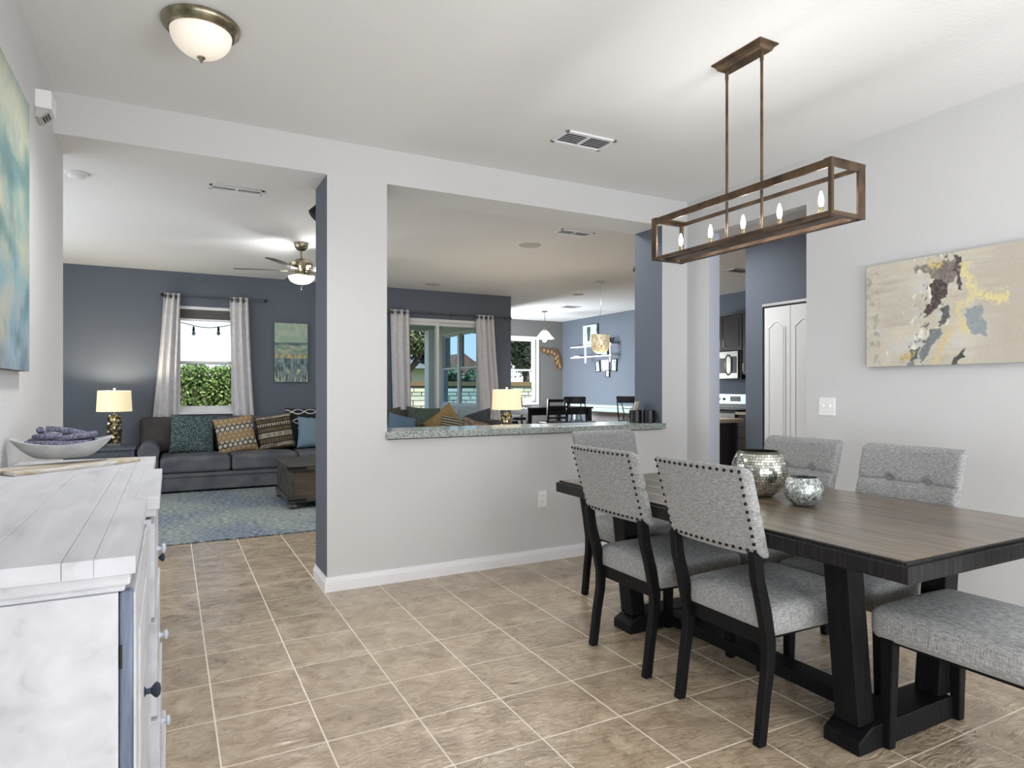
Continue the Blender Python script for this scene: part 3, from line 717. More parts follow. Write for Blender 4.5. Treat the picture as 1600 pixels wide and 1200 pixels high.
l = light('recessed_light_beam', 'SPOT', (0, 0, -.02), 45, color=(1, .98, .94), radius=.05); l.data.spot_size = R(120); l.data.spot_blend = .8; l.parent = t

# ceiling fan
t = thing('ceiling_fan', 'nickel ceiling fan with a lit glass bowl, half hidden by the column', 'fan', (1.20, 6.94, H))
obj('canopy', MB().lathe([(.070, 0), (.070, -.022), (.062, -.050), (.040, -.074), (.018, -.082)], n=28), nickel, t)
obj('downrod', MB().tube([(0, 0, -.07), (0, 0, -.17)], .012, 12), nickel, t)
obj('motor_housing', MB().lathe([(.02, -.155), (.06, -.165), (.105, -.190), (.120, -.215), (.112, -.240), (.085, -.255), (.070, -.285), (.060, -.300)], n=36), nickel, t)
blade_m = M('fan_blade', (58, 56, 50), .4, var=(84, 80, 72), scale=(3, 40, 3))
angs = [R(163), R(163) + R(72), R(163) + R(144), R(163) - R(72), R(163) - R(144)]
for a in angs:
    mtx = TR((0, 0, -.285), rz=a) @ Matrix.Rotation(R(-11), 4, 'X')
    obj('blade', MB().prism([(.16, -.055), (.50, -.068), (.62, -.066), (.648, -.045), (.652, 0), (.648, .045), (.62, .066), (.50, .068), (.16, .055)], -.004, .004, 'z').xf(mtx), blade_m, t)
    obj('blade_arm', MB().prism([(.07, -.018), (.13, -.014), (.20, -.032), (.22, 0), (.20, .032), (.13, .014), (.07, .018)], -.010, -.004, 'z').xf(mtx), nickel, t)
obj('light_kit', MB().lathe([(.055, -.295), (.075, -.312), (.095, -.330), (.128, -.336), (.130, -.344), (.126, -.348)], n=32), nickel, t)
obj('glass_bowl', MB().lathe([(.128, -.340)] + [(.128 * math.cos(a), -.342 - .085 * math.sin(a) ** .9) for a in [PI / 2 * i / 10 for i in range(11)]], n=36), fanglass, t)
obj('finial', MB().lathe([(.010, -.424), (.012, -.434), (.005, -.440), (.003, -.448), (.003, -.480), (.005, -.484), (0, -.490)], n=12), nickel, t)
for dx_, dy_ in ((.15, 0), (-.075, .13), (-.075, -.13)):
    lo = light('fan_light', 'POINT', (dx_, dy_, -.365), 5, color=(1, .98, .95), radius=.03); lo.parent = t

# spot speakers on the far side of the dividing wall
def bullet(label, x, y, z, aim, mat, r=.06, L=.17, two=False):
    t = thing('wall_speaker', label, 'speaker', (x, y, z))
    obj('bracket', MB().tube([(0, 0, 0), (.0, .05, -.0), (.0, .10, -.01)], .009, 8), black_pl, t)
    d = Vector(aim).normalized(); rot = d.to_track_quat('Z', 'Y').to_matrix().to_4x4(); mt = Matrix.Translation((0, .13, -.01)) @ rot
    obj('housing', MB().lathe([(0, -L / 2), (r * .6, -L / 2 + .006), (r * .9, -L / 2 + .03), (r, 0), (r, L / 2 - .01), (r * .92, L / 2)], n=24).xf(mt), mat, t)
    obj('grille', MB().lathe([(r * .9, L / 2 - .004), (r * .6, L / 2 + .006), (0, L / 2 + .010)], n=24).xf(mt), M('speaker_cloth', (44, 44, 42), .8), t)
    return t
brown_gl = M('glossy_brown_case', (58, 42, 32), .25)
bullet('black speaker bracketed behind the column, beside the ceiling fan', .90, 4.306, 2.43, (-.8, .2, -.75), black_pl, .050, .15)
bullet('upper of the two dark brown speakers behind the right jamb', 3.64, 4.306, 2.34, (-.75, .3, .5), brown_gl, .045, .14)
bullet('lower of the two dark brown speakers behind the right jamb', 3.66, 4.306, 2.24, (-.75, .35, .55), brown_gl, .060, .22)
# alarm siren on left wall
t = thing('alarm_siren', 'white louvred alarm siren high on the left wall by the ceiling beam', 'alarm', (-.52, 3.515, 2.465))
obj('body', MB().box(0, .062, -.065, .065, -.018, .062), white_pl, t, bevel=.005)
obj('grille', MB().prism([(0, -.058), (.018, -.058), (.052, -.022), (.052, -.018), (0, -.018)], -.055, .055, 'y'), M('grille_grey', (186, 186, 184), .5), t, bevel=.002)
for i in range(3):
    k = .25 + .25 * i; obj('louvre', B(-.002, .002, -.030, .030, -.003, .003).xf(TR((.018 + .034 * k + .001, 0, -.058 + .036 * k - .001), ry=R(45))), dark_metal, t)
# switch and outlet
t = thing('light_switch', 'white double light switch plate on the wall beside the closet opening', 'switch', (3.69, 2.705, 1.108))
obj('plate', B(-.006, 0, -.058, .058, -.057, .057), white_pl, t, bevel=.003)
for s in (-1, 1): obj('toggle', B(-.018, -.005, s * .023 - .006, s * .023 + .006, -.004, .014), white_pl, t, bevel=.002)
t = thing('wall_outlet', 'white electrical outlet low on the half wall under the ledge', 'outlet', (2.334, 3.966, .44))
obj('plate', B(-.035, .035, -.006, 0, -.058, .058), white_pl, t, bevel=.003)
for s in (-1, 1):
    so = obj('socket', MB().lathe([(.015, -.008), (.015, -.004)], (0, 0, s * .021), 16, 'y'), white_pl, t)
    for q in (-1, 1): obj('slot', B(q * .006 - .0012, q * .006 + .0012, -.0086, -.0078, s * .021 - .002, s * .021 + .007), dark_metal, so)

# ------------------------------------------------------------------ sideboard
SH = .94
t = thing('sideboard', 'long whitewashed wooden sideboard against the left wall', 'sideboard', (0, 0, 0))
ya, y1, y2, yd = 1.275, 1.93, 2.60, 3.10; xb = -.512; xf = -.052; xm = -.024
for i in range(3):
    x0 = xb + (xf - .105 - xb) * i / 3; x1 = xb + (xf - .105 - xb) * (i + 1) / 3
    obj('plank', B(x0 + .0003, x1 - .0003, ya, yd, SH - .030, SH), white_wood, t, bevel=.0004)
obj('plank', B(xf - .1045, xf - .0605, ya, yd, SH - .030, SH), white_wood, t, bevel=.0004)
obj('plank', B(xf - .060, xf, ya, yd, SH - .030, SH), white_wood, t, bevel=.0004)
obj('plank', B(xf - .028, xm, y1, y2, SH - .031, SH + .0015), white_wood, t, bevel=.0015)
obj('edge_moulding', MB().box(xb, xf - .008, ya + .012, yd - .012, SH - .052, SH - .030).box(xf - .02, xm - .008, y1 + .01, y2 - .01, SH - .052, SH - .030).box(xb, xf - .016, ya + .020, yd - .02, SH - .064, SH - .052), white_wood, t, bevel=.004)
obj('carcass', MB().box(xb, xf - .055, ya + .030, yd - .03, .05, SH - .06).box(xf - .05, xm - .02, y1 + .02, y2 - .02, .05, SH - .06), white_wood, t)
obj('side_panel', B(xb, -.078, ya + .016, ya + .032, .05, SH - .064), white_wood, t, bevel=.002, label='scuffed white end panel')
obj('corner_post', MB().soft(.0105, .014, (SH - .114) / 2, .006, (-.0665, ya + .034, .05 + (SH - .114) / 2), n=2), blue_wood, t, label='distressed blue corner post')
obj('hinge', MB().tube([(-.0745, ya + .019, .745), (-.0745, ya + .019, .785)], .0022, 8), dark_metal, t)
for (a, b) in ((ya + .030, y1 + .012), (y2 - .012, yd - .012)):
    d = obj('door', MB().box(-.072, -.052, a, b, .07, SH - .070), white_wood, t, bevel=.003)
    obj('door_panel', B(-.054, -.048, a + .08, b - .08, .16, SH - .16), white_wood, d, bevel=.004)
    ky = a + .265 if a < 2 else b - .3
    obj('knob', MB().lathe([(.012, 0), (.012, .004), (.006, .008), (.006, .016), (.015, .024), (.016, .029), (.011, .034), (0, .036)], (-.052, ky, .585), 20, 'x'), M('dark_blue_iron', (58, 66, 82), .45, .5), d)
for k in range(3):
    z1 = SH - .075 - .262 * k; z0 = z1 - .250; xo = -.036 + .006 * k
    d = obj('drawer', MB().box(-.06, xo, y1 + .035, y2 - .035, z0, z1), white_wood, t, bevel=.003)
    for kk in (.30,):
        obj('knob', MB().lathe([(.010, 0), (.010, .003), (.006, .006), (.006, .012), (.014, .017), (.014, .023), (0, .027)], (xo, y1 + kk, (z0 + z1) / 2), 18, 'x'), M('grey_white_knob', (196, 202, 216), .5), d)
obj('plinth', MB().box(xb, xf + .004, ya + .01, yd - .01, 0, .06).box(-.10, xm + .012, y1 - .01, y2 + .01, 0, .085), white_wood, t, bevel=.004)
# board under the bowl
def board_mat():
    m, n = base('driftwood', (176, 166, 150), .6)
    a = n.new('TexNoise'); a.inputs['Scale'].default_value = 1; a.inputs['Detail'].default_value = 6; a.inputs['Distortion'].default_value = 1
    n.link(coords(n, (6, 40, 20)), a.inputs['Vector']); n.link(ramp(n, a.outputs[0], [(.3, (120, 98, 74)), (.45, (176, 160, 138)), (.6, (206, 204, 200)), (.75, (170, 180, 178))]), n.b.inputs['Base Color']); return m
pts = [(-.23, -.085), (.10, -.075), (.24, -.045), (.25, .0), (.22, .035), (.0, .08), (-.23, .09)]
o = obj('serving_board', MB().prism([(x, y) for x, y in pts], 0, .014, 'z'), board_mat(), loc=(-.315, 2.80, SH + .0), rz=R(38), bevel=.004)
tag(o, 'grey driftwood serving board lying on the sideboard under the bowl', 'board')
# boat shaped bowl
bo = MB(); nu, nv = 40, 12; vs = []
def bw_pt(a, k, off=0):
    r = (k ** .8); z = .014 + .076 * (k ** 2.0) + .012 * (k ** 3) * math.cos(2 * a)
    return (math.cos(a) * r * (.160 - off), math.sin(a) * r * (.105 - off), z + (off * 1.1 if k < .9 else off * .2))
for off in (0, .007):
    for j in range(nv + 1):
        k = .42 + .58 * j / nv if off == 0 else 0.02 + .98 * j / nv
        for i in range(nu):
            vs.append(bw_pt(2 * PI * i / nu, k if off == 0 else k, off))
fs = []
for s in (0, 1):
    o_ = s * (nv + 1) * nu
    for j in range(nv):
        for i in range(nu):
            q = (o_ + j * nu + i, o_ + j * nu + (i + 1) % nu, o_ + (j + 1) * nu + (i + 1) % nu, o_ + (j + 1) * nu + i); fs.append(q[::-1] if s else q)
o1 = nv * nu; o2 = (2 * nv + 1) * nu
for i in range(nu): fs.append((o1 + i, o1 + (i + 1) % nu, o2 + (i + 1) % nu, o2 + i))
fs.append(tuple(range(nu))[::-1]); bo.add(vs, fs); bo.smooth = True
o = obj('stoneware_bowl', bo, M('grey_stoneware', (192, 194, 196), .6, var=(168, 172, 176), scale=(14, 14, 14), bscale=(90, 90, 90), bstr=.2), loc=(-.350, 2.885, SH + .0145 - .010), rz=R(4))
o.location.z = SH + .003
tag(o, 'wide shallow pale grey stoneware bowl on the sideboard', 'bowl')
rng = random.Random(3); yb_ = MB()
yarn = M('blue_white_yarn', (70, 72, 96), .9, var=(150, 150, 172), scale=(160, 160, 160), bscale=(300, 300, 300), bstr=.6)
for k in range(11):
    cx, cy = rng.uniform(-.035, .03), rng.uniform(-.02, .02); rr = rng.uniform(.045, .075); tilt = rng.uniform(-.35, .35); ph = rng.uniform(0, 6); zc = .070 + .0042 * k
    pp = [(cx + rr * 1.15 * math.cos(a + ph), cy + rr * .8 * math.sin(a + ph), zc + rr * tilt * math.cos(a)) for a in [2 * PI * i / 26 for i in range(25)]]
    yb_.tube(pp, .0105, 8)
o = obj('rope_beads', yb_, yarn, loc=(-.350, 2.885, SH + .002)); tag(o, 'tangled coil of blue and white fabric rope heaped in the bowl', 'decoration')

# ------------------------------------------------------------------ living room
def cushion(W, Hh, D, seed=0, corner=.07):
    """pillow mesh: width W (x), height H (z), thickness D (y)"""
    mb = MB(); n = 22; vs = []; fs = []
    for s in (-1, 1):
        for j in range(n + 1):
            for i in range(n + 1):
                u, v = -1 + 2 * i / n, -1 + 2 * j / n
                e = (1 - abs(u) ** 3.2) * (1 - abs(v) ** 3.2); th = D / 2 * (max(0, e) ** .42)
                pin = 1 - corner * (1 - abs(v) ** 2) * (abs(u) ** 2); pin2 = 1 - corner * (1 - abs(u) ** 2) * (abs(v) ** 2)
                wob = .004 * noise.noise(Vector((u * 2.2, v * 2.2, seed + s * 5)))
                vs.append((u * W / 2 * pin, s * (th + wob * (e > 0.01)), v * Hh / 2 * pin2))
        o_ = (0 if s < 0 else (n + 1) ** 2)
        for j in range(n):
            for i in range(n):
                q = (o_ + j * (n + 1) + i, o_ + j * (n + 1) + i + 1, o_ + (j + 1) * (n + 1) + i + 1, o_ + (j + 1) * (n + 1) + i); fs.append(q if s < 0 else q[::-1])
    mb.add(vs, fs); mb.smooth = True; return mb
def pillow(label, W, Hh, D, mat, loc, rx=0, ry=0, rz=0, seed=0):
    o = obj('throw_pillow', cushion(W, Hh, D, seed), mat, loc=loc); o.rotation_euler = (rx, ry, rz)
    return tag(o, label, 'pillow', 'throw pillows on the sectional sofa')
def pat_dots():
    m, n = base('teal_swirl_print', (62, 78, 82), .9, 0, .2)
    v = n.new('TexVoronoi'); v.inputs['Scale'].default_value = 48; v.inputs['Randomness'].default_value = .35; n.link(coords(n, (1, .1, 1)), v.inputs['Vector'])
    n.link(ramp(n, v.outputs['Distance'], [(.0, (44, 56, 62)), (.20, (44, 56, 62)), (.26, (134, 152, 148)), (.36, (134, 152, 148)), (.42, (46, 60, 66)), (.62, (46, 60, 66)), (.66, (116, 134, 132))], 'CONSTANT'), n.b.inputs['Base Color']); return m
def attr_pillow_mat(name): return attr_mat(name, .9)
def colour_cushion(o, W, Hh, fn, sub=3):
    me = o.data; bm = bmesh.new(); bm.from_mesh(me); bmesh.ops.subdivide_edges(bm, edges=bm.edges, cuts=sub, use_grid_fill=True); bm.to_mesh(me); bm.free(); me.shade_smooth()
    ca = me.color_attributes.new('Col', 'FLOAT_COLOR', 'POINT')
    for i, v in enumerate(me.vertices): ca.data[i].color = lin(fn(v.co.x / W + .5, .5 - v.co.z / Hh))
def pat_star(s, t):
    tan = (172, 148, 112); x = s * 8; rows = [.30, .72]
    c = tan
    if abs(t - .32) < .085 or abs(t - .74) < .085: c = (196, 190, 176)
    for (px, py) in ((x, t * 8), ):
        a = abs((px + py * .58) % 1 - .5); b = abs((px - py * .58) % 1 - .5); g = abs((py * 1.16) % 1 - .5)
        lw = .055 + (.05 if (abs(t - .32) < .085 or abs(t - .74) < .085) else 0)
        dark = (44, 42, 46) if (abs(t - .32) < .09 or abs(t - .74) < .09) else (116, 92, 66)
        if a < lw or b < lw or g < lw * .8: c = dark
    if t < .03: c = (200, 196, 186)
    return c
def pat_tribal(s, t):
    dk, cr_, ol = (44, 36, 34), (178, 170, 150), (112, 98, 70)
    bands = [(.06, ol, 26, .5), (.12, cr_, 30, .55), (.16, dk, 0, 0), (.22, ol, 20, .5), (.26, dk, 0, 0), (.34, cr_, 16, .5), (.38, dk, 0, 0), (.47, ol, 22, .6), (.52, dk, 0, 0), (.64, cr_, 24, .62), (.69, dk, 0, 0), (.78, ol, 14, .5), (.82, dk, 0, 0), (.90, cr_, 30, .5), (.96, ol, 18, .5), (1.01, dk, 0, 0)]
    p = 0
    for b, c, f, du in bands:
        if t <= b:
            if f and (s * f) % 1 > du: return dk if (t - p) > .006 and (b - t) > .006 else c
            return c
        p = b
    return dk
def pat_ogee(s, t):
    x, y = s * 3.4, t * 4.2
    d = min(abs(math.cos(PI * x) * .5 - ((y % 1) * 2 - 1)), abs(math.cos(PI * x) * .5 + ((y % 1) * 2 - 1)), )
    return (206, 206, 204) if d < .10 else (24, 26, 32)
def sofa_seat(x0, x1, y0, y1, z0, z1, mat, parent, name='seat_cushion', r=.045):
    def f(p):
        return (p[0], p[1], p[2] + (.018 * (1 - (2 * p[0] / (x1 - x0)) ** 2) * (1 - (2 * p[1] / (y1 - y0)) ** 2) if p[2] > 0 else 0))
    return obj(name, MB().soft((x1 - x0) / 2, (y1 - y0) / 2, (z1 - z0) / 2, r, ((x0 + x1) / 2, (y0 + y1) / 2, (z0 + z1) / 2), n=8, fn=f), mat, parent)
sf = thing('sectional_sofa', 'large charcoal grey suede corner sofa under the living room window', 'sofa', (0, 0, 0))
obj('base', MB().box(-.12, 3.86, 8.43, 9.34, .03, .235).box(2.98, 3.86, 7.28, 8.43, .03, .235), suede, sf, bevel=.012)
obj('base_band', MB().box(-.12, 2.98, 8.418, 8.44, .19, .232), suede, sf, bevel=.006)
def arm_prof(w, h, r): return [(-w / 2 + .02, 0), (w / 2 - .02, 0), (w / 2 - .02, h - 2 * r)] + [(r * math.cos(a), h - r + r * math.sin(a)) for a in [R(-30) + R(240) * i / 14 for i in range(15)]] + [(-w / 2 + .02, h - 2 * r)]
obj('arm', MB().prism([(-.215 + x, .03 + z) for x, z in arm_prof(.24, .565, .110)], 8.42, 9.30, 'y'), suede, sf, bevel=.012)
obj('arm', MB().prism([(7.20 + x, .03 + z) for x, z in arm_prof(.24, .565, .110)], 2.96, 3.80, 'x'), suede, sf, bevel=.012)
for a, b in ((-.105, .645), (.655, 1.42), (1.43, 2.19), (2.20, 2.97)): sofa_seat(a, b, 8.415, 9.12, .235, .425, suede, sf)
sofa_seat(2.98, 3.62, 8.0, 9.12, .235, .425, suede, sf); sofa_seat(2.98, 3.62, 7.32, 7.99, .235, .425, suede, sf)
for i, (a, b) in enumerate(((-.33, .50), (.51, 1.30), (1.31, 2.10), (2.11, 2.90), (2.91, 3.72))):
    o = obj('back_cushion', MB().soft((b - a) / 2, .105, .225, .06, n=6), suede_b if i == 0 else suede, sf, loc=((a + b) / 2, 9.19, .635)); o.rotation_euler = (R(-9), 0, 0)
for a, b in ((7.30, 8.05), (8.06, 8.85)):
    o = obj('back_cushion', MB().soft(.105, (b - a) / 2, .20, .06, n=6), suede_b, sf, loc=(3.72, (a + b) / 2, .615)); o.rotation_euler = (0, R(9), 0)
for lx, ly in ((-.2, 8.5), (1.4, 8.5), (3.75, 9.2), (-.2, 9.2), (3.1, 7.3), (3.75, 7.3)): obj('foot', B(lx - .03, lx + .03, ly - .03, ly + .03, .011 if lx < 2.4 and ly < 8.6 else 0, .035), black_wood, sf)
# pillows seen through the wide opening
pillow('teal pillow with white swirl print beside the sofa arm', .50, .50, .17, pat_dots(), (.245, 8.89, .655), R(-14), R(3), 0, 1)
mst = attr_pillow_mat('star_print_fabric'); o = pillow('tan pillow with black star stripes, second from the sofa arm', .47, .48, .16, mst, (.735, 8.84, .635), R(-13), R(-9), 0, 2); colour_cushion(o, .47, .48, pat_star)
mtr = attr_pillow_mat('tribal_stripe_fabric'); o = pillow('brown and cream tribal striped pillow, third from the sofa arm', .46, .47, .16, mtr, (1.205, 8.87, .655), R(-13), R(-8), 0, 3); colour_cushion(o, .46, .47, pat_tribal)
mog = attr_pillow_mat('ogee_print_fabric'); o = pillow('black pillow with white lattice curves behind the pale blue one', .54, .54, .15, mog, (1.62, 8.97, .70), R(-12), 0, 0, 4); colour_cushion(o, .54, .54, pat_ogee)
pillow('black pillow edge between the striped and pale blue pillows', .42, .42, .13, M('black_fabric', (26, 27, 32), .9), (1.42, 8.95, .64), R(-12), R(-4), 0, 8)
blue_f = M('pale_blue_fabric', (112, 136, 150), .85, bscale=(12, 12, 12), bstr=.3, bdist=.02); pillow('plain pale blue pillow next to the column edge', .46, .42, .16, blue_f, (1.70, 8.80, .635), R(-14), R(4), 0, 5)
# pillows seen over the ledge
dkp = M('dark_speckled_fabric', (48, 52, 50), .9, var=(96, 98, 84), scale=(70, 70, 70)); dgp = M('dark_green_print', (44, 56, 52), .9, var=(100, 114, 100), scale=(60, 60, 60))
pillow('dark speckled pillow at the left edge of the pass-through view', .50, .48, .15, dkp, (2.72, 8.98, .70), R(-12), R(-6), R(0), 6)
pillow('brown pillow at the back between the speckled and dark green pillows', .48, .46, .15, suede_b, (2.98, 9.08, .70), R(-12), 0, R(8), 7)
pillow('dusty blue pillow standing askew in the sofa corner', .44, .38, .14, M('dusty_blue_fabric', (98, 122, 144), .85), (2.85, 8.72, .665), R(-10), R(14), R(8), 9)
pillow('dark green patterned pillow in the sofa corner', .50, .48, .17, dgp, (3.25, 8.95, .715), R(-12), R(4), R(-20), 10)
pillow('mustard pillow standing on its corner against the patio door', .50, .44, .13, M('mustard_fabric', (150, 126, 80), .9, var=(130, 108, 66), scale=(9, 9, 9)), (3.45, 8.60, .70), R(-8), R(-38), R(-35), 11)
mst2 = M('striped_brown_fabric', (104, 98, 84), .9)
_n = N(mst2); _w = _n.new('TexWave', wave_type='BANDS', bands_direction='Z'); _w.inputs['Scale'].default_value = 9; _w.inputs['Distortion'].default_value = .6; _n.link(coords(_n), _w.inputs['Vector']); _n.link(ramp(_n, _w.outputs[0], [(.35, (64, 60, 54)), (.6, (150, 142, 122))]), _n.b.inputs['Base Color'])
pillow('small olive pillow with thin dark stripes beside the mustard pillow', .42, .34, .14, mst2, (3.42, 8.22, .665), R(-6), R(8), R(-50), 12)
gbl = M('grey_blue_fabric', (134, 150, 156), .85)
pillow('pale grey-blue pillow behind the striped one', .44, .40, .15, gbl, (3.66, 8.36, .72), R(-20), R(6), R(-75), 13)
pillow('large charcoal pillow leaning on the sofa return back', .50, .46, .18, M('charcoal_fabric', (58, 62, 66), .85), (3.60, 7.86, .70), R(-22), R(-14), R(-70), 14)
pillow('small tan pillow lying low in front of the charcoal pillow', .36, .30, .12, M('tan_fabric', (168, 152, 126), .9, var=(120, 104, 84), scale=(22, 22, 22)), (3.34, 7.80, .585), R(-20), R(6), R(-50), 15)
flp = M('floral_print_fabric', (150, 128, 106), .9, var=(60, 58, 56), scale=(30, 30, 30)); pillow('tan and black floral pillow near the lamp end of the sofa', .40, .38, .14, flp, (3.40, 7.50, .640), R(-15), R(12), R(-55), 16)
# throw blanket on the return arm
def thr(p): return (p[0], p[1], p[2] + .012 * math.sin(p[0] * 40) * (p[2] > 0))
o = obj('throw_blanket', MB().soft(.17, .14, .035, .03, (3.74, 7.20, .645), n=12, fn=thr), flp); tag(o, 'folded tan patterned throw draped on the sofa arm by the lamp', 'blanket')
# rug
def rug_mat():
    m, n = base('abrash_rug', (110, 122, 134), .95, 0, .1)
    a = n.new('TexNoise'); a.inputs['Scale'].default_value = 1; a.inputs['Detail'].default_value = 8; n.link(coords(n, (22, 120, 1)), a.inputs['Vector'])
    b = n.new('TexNoise'); b.inputs['Scale'].default_value = .9; b.inputs['Detail'].default_value = 3; n.link(coords(n), b.inputs['Vector'])
    c1 = ramp(n, a.outputs[0], [(.36, (56, 66, 84)), (.5, (112, 124, 138)), (.64, (184, 191, 198))]); c2 = ramp(n, a.outputs[0], [(.36, (96, 106, 106)), (.5, (140, 150, 148)), (.64, (190, 192, 184))])
    k = n.new('MapRange'); k.inputs['From Min'].default_value = .42; k.inputs['From Max'].default_value = .58; n.link(b.outputs[0], k.inputs[0])
    mx = n.new('Mix', data_type='RGBA'); n.link(k.outputs[0], mx.inputs[0]); n.link(c1, mx.inputs[6]); n.link(c2, mx.inputs[7]); n.link(mx.outputs[2], n.b.inputs['Base Color']); bump(n, a.outputs[0], .6, .006); return m
o = obj('area_rug', MB().soft(1.72, 1.40, .005, .004, n=2, rn=2), rug_mat(), loc=(.75, 7.10, .0055)); tag(o, 'faded blue and grey area rug between sofa and dining area', 'rug')
# trunk coffee table
t = thing('trunk_coffee_table', 'dark wooden trunk coffee table with bun feet on the rug', 'coffee table', (1.42, 7.24, .0105))
tk = M('dark_trunk_wood', (58, 56, 52), .42, var=(86, 80, 70), scale=(4, 30, 30), bscale=(10, 80, 80), bstr=.3); tk2 = M('brown_trunk_panel', (84, 74, 62), .5, var=(104, 90, 74), scale=(4, 30, 30))
obj('lid', MB().box(-.375, .375, -.49, .46, .385, .435), tk, t, bevel=.006); obj('body', B(-.345, .345, -.455, .43, .105, .385), tk2, t, bevel=.003)
obj('base_rail', B(-.372, .372, -.482, .455, .065, .11), tk, t, bevel=.004)
for sx in (-1, 1):
    for sy in (-.465, .44):
        obj('corner_stile', B(sx * .352 - .03 * (sx > 0) , sx * .352 + .03 * (sx < 0), sy - .012 + .03 * 0, sy + .05 * (1 if sy < 0 else -1) if sy < 0 else sy + .012, .105, .385) if sy < 0 else B(min(sx * .352, sx * .322), max(sx * .352, sx * .322), .39, .452 - .01, .105, .385), tk, t, bevel=.002)
        obj('foot', MB().lathe([(.020, 0), (.042, .006), (.050, .025), (.042, .045), (.030, .052), (.046, .058), (.046, .066)], (sx * .32, sy + (.03 if sy < 0 else -.03), 0), 20), tk, t)
for z in (.40, .078):
    obj('iron_strap', MB().box(-.378, -.20, -.494 if z > .2 else -.486, -.480, z, z + .024).box(-.379, -.370, -.49, -.36, z, z + .024), dark_metal, t)
for s in (-1, 1):
    a = .13; mb = MB(); mb.prism([(-.40, .12), (-.36, .12), (-.02 , .375), (-.06, .375)], -.352, -.344, 'x'); mb.prism([(.36, .12), (.40, .12), (.06, .375), (.02, .375)], -.352, -.344, 'x')
obj('cross_brace', mb, tk, t)
for s in range(6): obj('side_board', B(-.349, -.344, -.42 + s * .14, -.42 + s * .14 + .134, .115, .38), tk, t)
# end tables + lamps
def end_table(label, x, y, w, d, h, mat):
    t = thing('end_table', label, 'side table', (x, y, 0))
    obj('table_top', B(-w, w, -d, d, h - .03, h), mat, t, bevel=.004); obj('apron', MB().box(-w + .03, w - .03, -d + .03, d - .03, h - .10, h - .03), mat, t)
    for sx in (-1, 1):
        for sy in (-1, 1): obj('leg', B(sx * (w - .035) - .022, sx * (w - .035) + .022, sy * (d - .035) - .022, sy * (d - .035) + .022, 0, h - .03), mat, t, bevel=.003)
    obj('lower_shelf', B(-w + .02, w - .02, -d + .02, d - .02, .14, .16), mat, t); return t
grw = M('grey_blue_wood', (92, 98, 110), .5, var=(70, 74, 84), scale=(30, 4, 30))
end_table('grey wooden end table left of the sofa, under the lit lamp', -.62, 8.86, .275, .29, .548, grw)
end_table('end table hidden behind the ledge, under the second lit lamp', 3.60, 6.80, .28, .26, .56, grw)
hexm = M('antiqued_mercury_glass', (150, 134, 96), .12, 1, var=(214, 206, 180), scale=(12, 12, 12))
def lamp(label, x, y, z):
    t = thing('table_lamp', label, 'lamp', (x, y, z), group='matching gold lamps with drum shades')
    obj('base', B(-.065, .065, -.065, .065, 0, .028), chrome, t, bevel=.003)
    prof = [.070, .074, .077, .078, .077, .073, .067, .060]; mb = MB(); rows = 7; nn = 7; hh = .335 / rows
    vs = []
    def rad(zz): k = zz / .335 * (len(prof) - 1); i = min(int(k), len(prof) - 2); return prof[i] + (prof[i + 1] - prof[i]) * (k - i)
    for j in range(rows + 1):                       # offset rows of concave facets
        for k in range(nn):
            a0 = 2 * PI * (k + (j % 2) * .5) / nn; zc = hh * j
            ring = []
            for q in range(6):
                aa = R(90) + R(60) * q; da = math.cos(aa) * PI / nn * 1.0 * 1.155 * .87; dz = math.sin(aa) * hh * .66
                zz = max(0, min(.335, zc + dz)); r = rad(zz); ring.append((r * math.cos(a0 + da), r * math.sin(a0 + da), .028 + zz))
            zz = max(0.0, min(.335, zc)); r = rad(zz) - .013
            o_ = len(mb.v); mb.add(ring + [(r * math.cos(a0), r * math.sin(a0), .028 + zz)], [(q, (q + 1) % 6, 6) for q in range(6)])
    obj('body', mb, hexm, t, label='gold and silver honeycomb facets')
    obj('core', MB().lathe([(.056, .028), (.058, .20), (.046, .362), (.02, .368)], n=20), hexm, t)
    obj('stem', MB().tube([(0, 0, .36), (0, 0, .655)], .006, 8), nickel, t)
    obj('lamp_shade', MB().lathe([(.182, .405), (.170, .648), (.168, .648), (.180, .405), (.182, .405)], n=48), shade_m, t, label='lit cream drum shade')
    obj('finial', MB().lathe([(.006, .648), (.006, .655), (.013, .664), (.015, .672), (.010, .681), (0, .684)], n=16), chrome, t)
    obj('bulb', MB().lathe([(.010, .47), (.026, .50), (.030, .525), (.02, .548), (0, .556)], n=14), bulb_m, t)
    l = light('table_lamp_light', 'POINT', (0, 0, .585), 16, color=(1, .9, .74), radius=.03); l.parent = t
    return t
lamp('gold honeycomb lamp with lit drum shade left of the sofa', -.575, 8.88, .548)
lamp('gold honeycomb lamp with lit drum shade seen over the ledge', 3.615, 6.99, .56)
